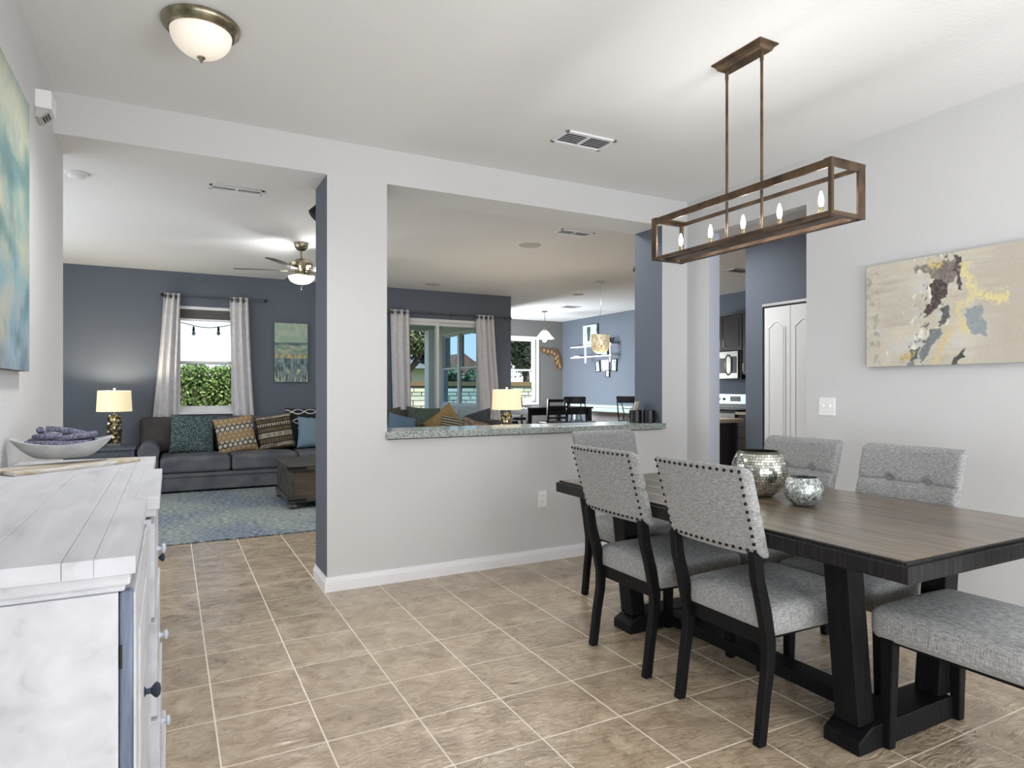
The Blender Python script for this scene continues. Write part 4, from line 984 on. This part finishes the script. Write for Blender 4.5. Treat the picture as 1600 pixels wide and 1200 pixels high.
# curtains
def curtain(label, x0t, x1t, x0b, x1b, z0, z1, y, folds, rodmat, tie=None):
    t = thing('curtain', label, 'curtain', (0, 0, 0)); n = folds * 10; mb = MB(); m = 16; vs = []; fs = []
    for j in range(m + 1):
        v = j / m; z = z1 + (z0 - z1) * v; k = v ** 1.15
        a, b = x0t + (x0b - x0t) * k, x1t + (x1b - x1t) * k
        for i in range(n + 1):
            u = i / n; amp = .028 + .012 * math.sin(u * 9 + 2)
            uu = u + .010 * math.sin(v * 5 + u * 14)
            vs.append((a + (b - a) * uu, y - .005 + amp * math.sin(2 * PI * folds * u + .6 * math.sin(3 * v)), z))
    for j in range(m):
        for i in range(n): q = j * (n + 1) + i; fs.append((q, q + n + 1, q + n + 2, q + 1))
    mb.add(vs, fs); mb.smooth = True; o = obj('fabric', mb, curtain_m, t)
    so = o.modifiers.new('thickness', 'SOLIDIFY'); so.thickness = .003
    for i in range(folds * 2):
        u = (i + .5) / (folds * 2); x = x0t + (x1t - x0t) * u
        obj('grommet', MB().lathe([(.026, -.002), (.026, .002), (.018, .003), (.018, -.003), (.026, -.002)], (x, y - .005, z1 - .045), 14, 'x'), grey_metal, t)
    return t
YR = 9.315
def rod(label, x0, x1, z, ends):
    t = thing('curtain_rod', label, 'curtain rod', (0, 0, 0)); obj('rod', MB().tube([(x0, YR, z), (x1, YR, z)], .010, 10), grey_metal, t)
    for x, s in ends: obj('finial', MB().lathe([(.010, -.014), (.014, -.012), (.024, .002), (.024, .012), (.012, .026), (0, .03)], (x, YR, z), 14, 'x'), grey_metal if s else dark_metal, t)
    for x in (x0 + .06, x1 - .06, (x0 + x1) / 2): obj('bracket', MB().tube([(x, YR, z - .012), (x, 9.378, z - .012)], .007, 6), grey_metal, t)
rod('thin grey curtain rod with ball ends over the window behind the sofa', -.08, 1.13, 2.405, ((-.09, 0), (1.14, 0)))
rod('long grey curtain rod over the patio door', 2.84, 4.87, 2.355, ((2.82, 1), (4.88, 1)))
curtain('pale curtain on the left of the window behind the sofa', -.065, .115, -.190, .085, .80, 2.435, YR, 3, grey_metal)
curtain('pale curtain on the right of the window behind the sofa', .70, .925, .745, 1.005, .80, 2.430, YR, 3, grey_metal)
curtain('pale curtain on the left of the patio door, by the pass-through edge', 2.885, 3.17, 2.955, 3.235, .10, 2.395, YR, 3, grey_metal)
curtain('pale curtain on the right of the patio door, above the second lamp', 4.27, 4.58, 4.42, 4.78, .10, 2.385, YR, 4, grey_metal)

# ------------------------------------------------------------------ items on the ledge
LZ = .952
def ledge_can(label, x, y, r, h, g=None):
    t = thing('black_canister', label, 'canister', (x, y, LZ), group='black canisters on the granite ledge')
    prof = [(r * .96, 0), (r, .004)]; k = 5
    for i in range(k): z = h * (i + .5) / k; prof += [(r * 1.0, z - .004), (r * .985, z), (r * 1.0, z + .004)]
    obj('tin', MB().lathe(prof + [(r, h - .004), (r * .97, h), (r * .93, h), (r * .93, .006), (0, .006)], n=32), M('black_tin', (34, 34, 38), .3, .3), t)
    return t
ledge_can('black ribbed canister beside the leaning books', 3.290, 4.12, .050, .098)
ledge_can('black ribbed canister against the blue jamb', 3.378, 4.06, .047, .098)
for i, (dx, col, lab) in enumerate(((0, (214, 208, 190), 'pale book leaning at the end of the ledge, behind the canisters'), (.026, (196, 188, 170), 'cream book leaning against the blue jamb behind the canisters'))):
    t = thing('book', lab, 'book', (3.270 + dx, 4.20, LZ), R(-38), group='leaning books on the granite ledge')
    mt = Matrix.Rotation(R(19), 4, 'Y')
    cv = MB().box(0, .003, -.06, .06, 0, .18).box(.019, .022, -.06, .06, 0, .18).box(0, .022, -.063, -.060, 0, .18) if False else MB().box(0, .003, -.06, .06, 0, .18).box(.019, .022, -.06, .06, 0, .18).box(0, .022, .057, .060, 0, .18)
    obj('cover', cv.xf(mt), M('book_cover_%s' % 'ab'[i], (120, 112, 96) if i else (60, 58, 54), .5), t); obj('pages', B(.003, .019, -.057, .057, .003, .177).xf(mt), M('book_pages_%s' % 'ab'[i], col, .8), t)

# ------------------------------------------------------------------ breakfast nook
esp = M('espresso_wood', (20, 17, 18), .3, var=(32, 28, 28), scale=(8, 50, 50))
t = thing('nook_table', 'counter-height black table in the breakfast nook', 'table', (6.22, 10.55, 0))
obj('table_top', B(-.66, .74, -.60, .60, .845, .88), esp, t, bevel=.004); obj('apron', MB().box(-.60, .68, -.54, .54, .74, .845), esp, t)
for sx in (-.60, .68):
    for sy in (-.54, .54): obj('leg', B(sx - .04, sx + .04, sy - .04, sy + .04, 0, .845), esp, t, bevel=.004)
def ladder_chair(label, x, y, rz):
    t = thing('ladder_back_chair', label, 'chair', (x, y, 0), rz, group='counter-height ladder back chairs in the nook')
    obj('seat', MB().soft(.20, .19, .03, .02, (0, 0, .62)), esp, t)
    for sx in (-1, 1):
        obj('leg', MB().prism([(-.19, 0), (-.15, 0), (-.15, .62), (-.19, 1.04), (-.225, 1.04), (-.19, .62)][0:6], sx * .19 - .018, sx * .19 + .018, 'x'), esp, t)
        obj('leg', B(sx * .19 - .018, sx * .19 + .018, .15, .19, 0, .60), esp, t)
    for z, hgt in ((.985, .05), (.885, .035), (.79, .035), (.70, .03)): obj('slat', B(-.19, .19, -.215 + (1.0 - z) * .07, -.20 + (1.0 - z) * .07, z, z + hgt), esp, t, bevel=.002)
    obj('stretcher', MB().box(-.19, .19, .16, .18, .22, .25).box(-.19, .19, -.18, -.16, .25, .28), esp, t); return t
lc = ladder_chair('dark ladder-back chair in front of the nook table, beside the bar stools', 5.88, 9.66, 0)
dup(lc, (5.27, 10.30, 0), R(-90), 'ladder-back chair at the left end of the nook table, mostly behind the lamp shade')
dup(lc, (6.15, 11.42, 0), PI, 'ladder-back chair on the window side of the nook table')
bm_ = M('black_satin_metal', (26, 27, 30), .35, .5)
def stool(label, x, y, rz):
    t = thing('bar_stool', label, 'stool', (x, y, 0), rz, group='black metal bar stools')
    zt = 1.075
    obj('seat', MB().soft(.19, .18, .03, .025, (0, 0, .64)), M('black_vinyl', (26, 26, 28), .45), t)
    for s in (-1, 1):
        obj('leg', MB().tube([(s * .20, -.24, 0), (s * .185, -.20, .50), (s * .175, -.20, .66), (s * .180, -.245, .85), (s * .185, -.300, zt)], .011, 8), bm_, t)
        obj('leg', MB().tube([(s * .20, .20, 0), (s * .17, .16, .62)], .011, 8), bm_, t)
        obj('back_strut', MB().tube([(s * .11, -.205, .64), (s * .075, -.225, .78), (s * .10, -.262, .93), (s * .11, -.285, zt - .07)], .0085, 6), bm_, t)
    def f(p): return (p[0], p[1] - .035 * (1 - (p[0] / .195) ** 2), p[2])
    obj('top_rail', MB().soft(.195, .011, .058, .008, (0, -.285, zt - .045), n=10, fn=f), bm_, t)
    for z, k in ((.90, .03), (.72, .03)): obj('back_spacer', MB().tube([(x_, -.240 - (z - .8) * .3, z - k * (1 - (x_ / .1) ** 2)) for x_ in (-.10, -.05, 0, .05, .10)], .006, 6), bm_, t)
    obj('foot_ring', MB().tube([(.195 * math.cos(a), .195 * math.sin(a), .22) for a in [2 * PI * i / 20 for i in range(21)]], .009, 6), bm_, t)
    return t
s0 = stool('black metal bar stool beside the ladder-back chair', 6.14, 9.12, R(-58))
dup(s0, (7.14, 9.05, 0), R(-52), 'black metal bar stool partly hidden by the right jamb')
mint = M('pale_mint_paint', (176, 196, 190), .5)
t = thing('console_table', 'pale mint console table against the blue nook wall', 'table', (7.60, 10.25, 0))
obj('table_top', B(-.24, .23, -1.25, 1.10, .855, .895), mint, t, bevel=.004); obj('apron', B(-.20, .20, -1.20, 1.04, .77, .855), mint, t)
for sy in (-1.16, 1.0):
    for sx in (-.17, .17): obj('leg', B(sx - .035, sx + .035, sy - .035, sy + .035, 0, .77), mint, t, bevel=.003)
obj('back_board', B(.14, .20, -1.12, .96, .10, .77), M('mauve_panel', (170, 164, 168), .6), t)
# nook pendant
t = thing('bell_pendant', 'white glass bell pendant lamp hanging in the breakfast nook', 'pendant lamp', (6.437, 10.842, H))
obj('canopy', MB().lathe([(.062, 0), (.062, -.010), (.040, -.024), (.010, -.030)], n=24), nickel, t)
ch_ = MB(); ch_.tube([(0, 0, -.02), (.004, 0, -.15), (-.004, .002, -.25), (0, 0, -.33)], .007, 8); obj('chain', ch_, nickel, t)
obj('socket_cup', MB().lathe([(.012, -.325), (.028, -.335), (.030, -.375), (.036, -.385)], n=20), nickel, t)
obj('glass_shade', MB().lathe([(.034, -.375), (.060, -.392), (.092, -.425), (.125, -.470), (.162, -.512), (.190, -.535), (.186, -.540), (.158, -.518), (.120, -.476), (.086, -.430), (.05, -.396)], n=36), M('white_bell_glass', (238, 230, 222), .35, emit=(255, 240, 222), estr=.5), t)
obj('bulb', MB().lathe([(.012, -.49), (.034, -.52), (.044, -.555), (.034, -.588), (0, -.602)], n=16), bulb_m, t)
l = light('pendant_light', 'POINT', (0, 0, -.63), 3, color=(1, .95, .88), radius=.04); l.parent = t
def capiz_mat():
    m = leafmat('capiz_shell', (168, 154, 118), (240, 234, 214)); n = N(m); n.b.inputs['Emission Color'].default_value = lin((255, 236, 196)); n.b.inputs['Emission Strength'].default_value = .16; return m
# crystal pendant
t = thing('capiz_pendant', 'tiered capiz drum pendant hanging in front of the wall shelves', 'pendant lamp', (5.351, 7.481, H))
obj('canopy', MB().lathe([(.062, 0), (.062, -.022), (.056, -.026)], n=28), chrome, t)
obj('cord', MB().tube([(.0, 0, -.02), (.01, 0, -.3), (.012, 0, -.42), (-.02, 0, -.52), (-.06, 0, -.62), (-.075, 0, -.68), (-.02, 0, -.72), (0, 0, -.76)], .003, 6), chrome, t)
obj('frame_ring', MB().lathe([(.130, -.745), (.130, -.755), (.100, -.755), (.100, -.745), (.130, -.745)], n=30), chrome, t)
cm = MB()
for j, (r, z, hh) in enumerate(((.130, -.750, .04), (.130, -.785, .04), (.130, -.820, .04), (.130, -.855, .045), (.128, -.892, .045), (.105, -.925, .045), (.085, -.950, .04), (.060, -.972, .035))):
    nn = int(2 * PI * r / .026)
    for k in range(nn):
        a = 2 * PI * (k + .5 * (j % 2)) / nn; mt = Matrix.Translation((r * math.cos(a), r * math.sin(a), z)) @ Matrix.Rotation(a + random.uniform(-.15, .15), 4, 'Z')
        cm.box(-.001, .001, -.0125, .0125, -hh, 0, mt)
obj('capiz_discs', cm, capiz_mat(), t, kind='stuff', label='rows of cream shell discs')
obj('bulb', MB().lathe([(.012, -.80), (.03, -.83), (.034, -.86), (0, -.89)], n=14), bulb_m, t)
l = light('capiz_pendant_light', 'POINT', (0, 0, -1.06), 7, color=(1, .92, .8), radius=.06); l.parent = t
# shelves on blue wall
t = thing('wall_shelf', 'white two-tier ladder wall shelf on the blue nook wall', 'shelf', (7.84, 0, 0))
for z in (2.100, 1.880): obj('shelf_board', B(-.20, -.015, 10.32, 11.78, z - .018, z + .006), trim_w, t, bevel=.002)
for y in (11.21, 10.355):
    for x in (-.195,): obj('post', B(x - .012, x + .012, y - .02, y + .02, 1.745, 2.125), trim_w, t, bevel=.002)
def framed(name, label, cat, x, y, z, w, h, fm_, art, rx=0):
    t = thing(name, label, cat, (x, y, z)); f = .014
    mb = MB()
    for r in ((-w, w, -h, -h + f), (-w, w, h - f, h), (-w, -w + f, -h, h), (w - f, w, -h, h)): mb.box(-.02, 0, r[0], r[1], r[2], r[3])
    mt = Matrix.Rotation(rx, 4, 'X'); obj('frame', mb.xf(mt), fm_, t); obj('print', B(-.012, -.004, -w + f, w - f, -h + f, h - f).xf(mt), art, t); return t
cv = thing('bottle_canvas', 'pale green canvas with a dark glass drawing leaning on the top wall shelf', 'picture', (7.80, 11.25, 2.108))
obj('canvas', B(-.025, 0, -.24, .25, 0, .44), M('pale_green_canvas', (188, 200, 190), .8, var=(170, 184, 178), scale=(6, 6, 6)), cv)
obj('drawing', MB().prism([(.0, .10), (.07, .10), (.10, .33), (.09, .40), (-.02, .40), (-.03, .33)], -.027, -.025, 'x').prism([(.15, .23), (.18, .22), (.17, .27)], -.027, -.025, 'x'), M('dark_green_ink', (54, 74, 70), .8), cv)
# letters on the top shelf
lw = thing('shelf_letters', 'black carved letter sign standing at the end of the top wall shelf', 'sign', (7.74, 10.60, 2.106))
xl = .235
for chx, wl in (('H', .125), ('O', .135), ('M', .15), ('E', .11)):
    fc = bpy.data.curves.new('letter', 'FONT'); fc.body = chx; fc.size = .165; fc.extrude = .012; fc.materials.append(esp)
    fo = bpy.data.objects.new('tmp', fc); COL.objects.link(fo); bpy.context.view_layer.update()
    me = bpy.data.meshes.new_from_object(fo.evaluated_get(bpy.context.evaluated_depsgraph_get())); bpy.data.objects.remove(fo)
    lo_ = bpy.data.objects.new('letter', me); COL.objects.link(lo_); lo_.parent = lw; lo_.location = (0, xl, .006); lo_.rotation_euler = (R(90), 0, R(-90)); xl -= wl
obj('sign_base', B(-.02, .02, -.25, .25, -.0, .006), esp, lw)
pic1 = M('photo_print_green', (120, 140, 136), .5, var=(196, 206, 200), scale=(20, 20, 20)); pic2 = M('photo_print_mauve', (150, 144, 154), .5, var=(206, 200, 208), scale=(16, 16, 16)); pic3 = M('photo_print_white', (206, 206, 210), .5, var=(150, 150, 160), scale=(16, 16, 16))
blk = M('black_frame', (30, 32, 34), .4)
framed('photo_frame', 'hanging picture left under the white wall shelf', 'picture', 7.83, 11.02, 1.675, .075, .115, blk, pic1, R(-6))
framed('photo_frame', 'mauve picture in the middle under the white wall shelf', 'picture', 7.83, 10.76, 1.69, .13, .11, pic2, pic2, 0)
framed('photo_frame', 'black framed picture right under the white wall shelf', 'picture', 7.83, 10.47, 1.685, .09, .125, blk, pic1, R(4))
framed('photo_frame', 'small black frame hanging lowest under the white wall shelf', 'picture', 7.83, 10.68, 1.52, .06, .075, blk, pic3, 0)
framed('photo_frame', 'striped frame standing on the lower wall shelf behind the pendant', 'picture', 7.78, 10.72, 1.986, .11, .10, blk, pic1, 0)
o = thing('model_boat', 'small white object lying at the left end of the lower wall shelf', 'ornament', (7.74, 11.72, 1.886)); obj('hull', MB().prism([(-.16, .0), (.02, .0), (.08, .03), (-.20, .02)], -.02, .02, 'x'), trim_w, o); obj('deck', MB().box(-.012, .012, -.14, 0, .02, .034), M('grey_deck', (150, 150, 150), .6), o)
# florida shaped wooden board
fl_pts = [(843, 544), (846, 550), (852, 552), (857, 556), (861, 553), (866, 557), (866, 563), (868, 572), (872, 578), (877, 577), (879, 571), (878, 563), (873, 552), (870, 545), (862, 544), (855, 545), (848, 542)]
def nb(u, v): # photo notes to wall coordinates (x, z) on the nook back wall
    a = (u - 800) / 1013; b = (606.5 - v) / 1013; s, c = .4667, .8845; k = 12.40 / (c - a * s); return ((s + a * c) * k, 1.225 + b * k)
t = thing('state_map_board', 'brown wooden board cut to the outline of Florida on the grey nook wall', 'wall decoration')
obj('board', MB().prism([nb(u, v) for u, v in fl_pts][::-1], 12.395, 12.419, 'y'), M('carved_brown_wood', (122, 92, 66), .7, var=(86, 62, 44), scale=(30, 30, 30)), t)
ln = MB()
for (u, v) in ((850, 547), (856, 549), (862, 550), (866, 553), (868, 560), (871, 557), (872, 564), (874, 570), (875, 574), (870, 567)):
    x_, z_ = nb(u, v); ln.box(x_ - .018, x_ + .018, 12.388, 12.395, z_ - .03, z_ + .03)
obj('carved_marks', ln, M('pale_carving', (176, 150, 110), .7), t, kind='stuff')

# ------------------------------------------------------------------ kitchen
kd = M('espresso_cabinet', (44, 34, 32), .35, var=(34, 26, 25), scale=(30, 30, 4)); kc = M('beige_laminate', (176, 160, 140), .4, var=(150, 136, 118), scale=(60, 60, 60))
def cab(name, label, x0, y0, y1, z0, z1, doors):
    t = thing(name, label, 'cabinet'); obj('body', B(x0, 7.838, y0, y1, z0, z1), kd, t, bevel=.003)
    n = len(doors)
    for (a, b, c, d, kind) in doors:
        dr = obj('drawer' if kind == 'r' else 'door', B(x0 - .02, x0, a, b, c, d), kd, t, bevel=.003)
        if kind != 'r': obj('door_panel', B(x0 - .026, x0 - .019, a + .055, b - .055, c + .055, d - .055), kd, dr, bevel=.004)
        zc = (c + d) / 2
        if kind == 'r': obj('handle', MB().tube([(x0 - .045, (a + b) / 2 - .055, zc), (x0 - .045, (a + b) / 2 + .055, zc)], .006, 8), steel, dr)
        else:
            hy_ = a + .03 if kind == 'L' else b - .03; hz = c + .10
            obj('handle', MB().tube([(x0 - .045, hy_, hz - .06), (x0 - .045, hy_, hz + .06)], .006, 8), steel, dr)
    return t
cab('upper_cabinet', 'dark wall cabinet above the stainless microwave', 7.51, 6.90, 7.66, 1.79, 2.33, [(6.905, 7.275, 1.80, 2.32, 'R'), (7.285, 7.655, 1.80, 2.32, 'L')])
cab('upper_cabinet', 'tall dark wall cabinet right of the microwave, by the hall wall', 7.51, 6.20, 6.895, 1.42, 2.33, [(6.205, 6.89, 1.43, 2.32, 'R')])
cab('base_cabinet', 'dark base cabinet with three drawers beside the stove', 7.22, 6.12, 6.72, .10, .845, [(6.13, 6.71, .67, .83, 'r'), (6.13, 6.71, .51, .66, 'r'), (6.13, 6.71, .36, .50, 'r'), (6.13, 6.71, .12, .35, 'r')])
o = obj('kitchen_counter', B(7.17, 7.838, 6.10, 6.735, .845, .885), kc, bevel=.004); tag(o, 'beige kitchen counter on the drawers beside the stove', 'countertop')
t = thing('microwave', 'stainless over-the-range microwave under the dark cabinet', 'microwave')
obj('body', B(7.48, 7.838, 6.905, 7.655, 1.36, 1.785), black_pl, t, bevel=.004); dr = obj('door', B(7.455, 7.48, 6.95, 7.655, 1.37, 1.78), steel, t, bevel=.004)
obj('door_window', B(7.45, 7.456, 7.20, 7.60, 1.45, 1.68), black_pl, dr); obj('handle', MB().tube([(7.45, 7.14, 1.42), (7.41, 7.14, 1.47), (7.405, 7.14, 1.57), (7.41, 7.14, 1.68), (7.45, 7.14, 1.73)], .012, 8), steel, dr); obj('control_panel', B(7.452, 7.457, 6.97, 7.08, 1.45, 1.70), black_pl, dr)
t = thing('kitchen_range', 'stainless kitchen range with a black cooktop and back panel', 'stove')
obj('body', B(7.22, 7.80, 6.74, 7.66, 0, .90), black_pl, t, bevel=.004); obj('cooktop', B(7.19, 7.80, 6.74, 7.66, .90, .915), M('black_glass_top', (20, 24, 26), .08), t)
bp = obj('back_panel', B(7.72, 7.835, 6.74, 7.66, .915, 1.14), black_pl, t, bevel=.004); obj('control_fascia', B(7.705, 7.721, 6.745, 7.655, .985, 1.13), M('pale_steel', (190, 206, 208), .3, .6), bp)
obj('display', B(7.70, 7.706, 7.13, 7.33, 1.02, 1.10), black_pl, bp)
for y in (6.86, 6.98, 7.46, 7.57): obj('burner_knob', MB().lathe([(.024, 0), (.022, -.018), (0, -.019)], (7.704, y, 1.055), 16, 'x'), black_pl, bp)
obj('oven_door', B(7.19, 7.22, 6.76, 7.64, .15, .86), steel, t, bevel=.004); obj('oven_handle', MB().tube([(7.15, 6.82, .80), (7.15, 7.58, .80)], .012, 8), steel, t)
t = thing('kitchen_island', 'dark kitchen island with beige counter seen beyond the hall', 'island')
obj('body', B(4.55, 5.18, 4.86, 5.20, 0, .87), kd, t, bevel=.003); obj('counter', B(4.50, 5.24, 4.80, 5.26, .87, .91), kc, t, bevel=.004)

# ------------------------------------------------------------------ outside
st = M('patio_concrete', (206, 202, 194), .9); grass = M('lawn_green', (92, 116, 62), .95, var=(70, 96, 50), scale=(3, 3, 3))
obj('lawn_ground', B(-40, 50, 9.6, 70, -.30, -.15), grass, kind='structure')
obj('patio_floor', B(2.4, 4.83, 9.54, 12.9, -.15, -.02), st, kind='structure')
stm = M('stucco_soffit', (206, 208, 198), .9)
obj('patio_roof', MB().box(2.4, 4.83, 9.54, 12.45, 2.46, 2.56).box(2.4, 4.83, 12.45, 12.70, 2.40, 2.60), stm, kind='structure')
obj('patio_column', B(4.65, 4.83, 12.44, 12.68, -.15, 2.42), M('stucco_column', (236, 238, 230), .9), kind='structure')
t = thing('garden_wall', 'pale stone block garden wall with a brown cap beyond the patio', 'garden wall', (0, 0, 0))
stn = [M('pale_stone_%s' % 'abc'[i], c, .85, bscale=(30, 30, 30), bstr=.5, rnd=.10) for i, c in enumerate(((196, 196, 172), (182, 184, 164), (204, 202, 184)))]
obj('mortar_core', B(2.2, 12.2, 16.05, 16.25, -.15, 1.28), M('dark_mortar', (96, 100, 88), .95), t); obj('cap', B(2.15, 12.25, 15.96, 16.30, 1.28, 1.40), M('brown_cap', (118, 96, 66), .9), t)
rng = random.Random(5); z = .42; row = 0; sm = {}
while z < 1.26:
    hh = [.11, .15, .09, .14, .12, .10][row % 6]; x = 2.2 - rng.random() * .3
    if z + hh > 1.27: hh = 1.275 - z
    while x < 12.1:
        L = rng.choice([.26, .36, .46]); x1_ = min(x + L, 12.2); key = (L, round(hh, 3))
        if x1_ - max(x, 2.2) > .1:
            if key not in sm or x < 2.2 or x + L > 12.2:
                xx = max(x, 2.2); o = obj('stone', B(0, x1_ - xx - .022, 0, .05, 0, hh - .018), stn[rng.randrange(3)], t, loc=(xx, 16.005 + rng.uniform(-.008, .008), z), bevel=0)
                if x >= 2.2 and x + L <= 12.2: sm[key] = o
            else:
                o = sm[key].copy(); COL.objects.link(o); o.location = (x, 16.005 + rng.uniform(-.01, .01), z)
        x += L
    z += hh; row += 1
obj('lower_courses', B(2.2, 12.2, 16.01, 16.05, -.15, .42), stn[0], t)
def leaves(n, fn, size, rng, asp=.5):
    mb = MB()
    for _ in range(n):
        p = Vector(fn(rng)); a = Vector((rng.gauss(0, 1), rng.gauss(0, 1), rng.gauss(0, 1))).normalized(); b = a.cross(Vector((rng.gauss(0, 1), rng.gauss(0, 1), rng.gauss(0, 1)))).normalized()
        s_ = size * rng.uniform(.6, 1.3); mb.add([p - a * s_, p + b * s_ * asp, p + a * s_, p - b * s_ * asp], [(0, 1, 2, 3)])
    return mb
rng = random.Random(11)
t = thing('privet_hedge', 'clipped green hedge outside the window behind the sofa', 'hedge', (0, 0, 0))
obj('foliage', leaves(15000, lambda r: (r.uniform(-1.8, 2.6), 13.3 + abs(r.gauss(0, .16)) - .1, (lambda q: .0 + 1.62 * q)(r.random() ** .5) + .03 * math.sin(r.random() * 30)), .034, rng, .55), leafmat('hedge_leaf', (82, 108, 52), (160, 178, 104)), t, kind='stuff')
tw = MB()
for i in range(150):
    x = rng.uniform(-1.8, 2.6); y = 13.3 + rng.uniform(-.08, .2); pts_ = [(x, y, -.1)]
    for k in range(4): x += rng.uniform(-.16, .16); y += rng.uniform(-.05, .05); pts_.append((x, y, .3 + .32 * k))
    tw.tube(pts_, [.010, .009, .007, .005, .003], 5)
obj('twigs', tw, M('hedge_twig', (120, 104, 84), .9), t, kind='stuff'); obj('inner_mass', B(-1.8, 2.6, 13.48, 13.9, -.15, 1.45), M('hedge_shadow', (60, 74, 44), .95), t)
def tree(name, label, x, y, zc, rx, rz_, n, size, ca, cb, trunk=.14):
    t = thing(name, label, 'tree', (x, y, -.15)); r2 = random.Random(int(x * 10)); cl = []
    for _ in range(26):
        a = r2.uniform(0, 2 * PI); rr = r2.random() ** .5; cl.append((rx * rr * math.cos(a), rx * .7 * rr * math.sin(a), zc + rz_ * r2.uniform(-1, 1) * (1 - .4 * rr), r2.uniform(.35, .6) * rx * .55))
    def f(r):
        c = r.choice(cl); d = Vector((r.gauss(0, 1), r.gauss(0, 1), r.gauss(0, .8))).normalized() * c[3] * (r.random() ** .4); return (c[0] + d.x, c[1] + d.y, c[2] + d.z)
    obj('foliage', leaves(n, f, size, r2), leafmat(name + '_leaf', ca, cb), t, kind='stuff')
    tr_ = MB().tube([(0, 0, 0), (.05, 0, zc * .5), (0, .05, zc)], [trunk, trunk * .8, trunk * .4], 10)
    for c in cl[:14]: tr_.tube([(0, 0, zc * .55), (c[0] * .5, c[1] * .5, (zc * .6 + c[2]) / 2), (c[0], c[1], c[2])], [trunk * .4, trunk * .25, .02], 6)
    obj('trunk', tr_, M(name + '_bark', (104, 92, 80), .9), t); return t
tree('oak_tree', 'dark spreading oak tree behind the garden wall, filling the patio door glass', 6.1, 18.2, 3.2, 1.5, 1.15, 15000, .075, (52, 62, 40), (124, 128, 90))
tree('oak_tree', 'dark oak tree hanging over the wall beyond the nook window', 10.3, 18.6, 3.35, 2.1, 1.2, 17000, .075, (40, 50, 38), (96, 104, 80))
tree('shrub_tree', 'small leafy tree top rising above the hedge', 1.15, 19.5, 1.55, .9, .45, 2600, .07, (74, 92, 62), (140, 150, 120), .05)
# string lights outside the left window
t = thing('string_lights', 'string of clear bulbs hanging outside the window behind the sofa', 'string lights')
def szz(x): return 2.135 + .035 * math.cos((x - .48) * 13) + .19 * ((x - .42) / .64) ** 6
obj('roof_eave', B(-2.2, 2.4, 9.54, 10.40, 2.355, 2.50), stm, kind='structure')
obj('cable', MB().tube([(x_ / 20, 10.35, szz(x_ / 40)) for x_ in range(-9, 43)], .006, 6), black_pl, t)
for x_ in (-.10, .30, .625, .95):
    z_ = szz(x_); s_ = obj('socket', MB().lathe([(.010, 0), (.014, -.02), (.018, -.06), (.014, -.065)], (x_, 10.35, z_), 12), black_pl, t)
    obj('bulb', MB().lathe([(.012, -.062), (.024, -.09), (.026, -.105), (.018, -.125), (0, -.132)], (x_, 10.35, z_), 12), M('clear_bulb', (206, 206, 196), .15), s_)
# neighbours
def house(label, x, y, wx, wy, eave, ridge, roofc, wallc):
    t = thing('neighbour_house', label, 'house', (x, y, -.15))
    obj('walls', B(-wx, wx, -wy, wy, 0, eave), M('house_wall_' + label.split()[0], wallc, .9), t)
    rf_ = M('roof_shingle_' + label.split()[0], roofc, .9, var=tuple(int(c * .8) for c in roofc), scale=(4, 4, 4))
    o_ = .5; rs = obj('roof', MB().add([(-wx - o_, -wy - o_, eave), (wx + o_, -wy - o_, eave), (wx + o_, wy + o_, eave), (-wx - o_, wy + o_, eave), (-wx + wy * .8, 0, ridge), (wx - wy * .8, 0, ridge)], [(0, 1, 5, 4), (1, 2, 5), (2, 3, 4, 5), (3, 0, 4), (3, 2, 1, 0)]), rf_, t)
    for gx, gw, gk in ((wx * .25, 2.4, 1.15), (-wx * .45, 1.9, .85)):
        gz = eave + (ridge - eave) * gk
        obj('gable', MB().add([(gx - gw, -wy - 1.6, eave), (gx + gw, -wy - 1.6, eave), (gx + gw, 0, eave), (gx - gw, 0, eave), (gx, -wy - 1.6, gz), (gx, 0, gz)], [(0, 1, 4), (1, 2, 5, 4), (3, 0, 4, 5), (2, 3, 5)]), rf_, t)
    for wx_ in (-wx * .6, wx * .6): wf = obj('window', B(wx_ - .5, wx_ + .5, -wy - .03, -wy, .9, 2.0), vinyl, t); obj('pane', B(wx_ - .44, wx_ + .44, -wy - .035, -wy - .03, .96, 1.94), M('house_glass', (70, 84, 96), .1), wf)
    return t
house('terracotta roofed house far beyond the garden, mirrored in the patio windows', -8, 42, 7.5, 4, 1.9, 3.3, (150, 104, 84), (206, 186, 164))
house('grey roofed house far beyond the nook window', 14, 44, 7, 4, 2.6, 4.3, (136, 140, 148), (206, 200, 190))
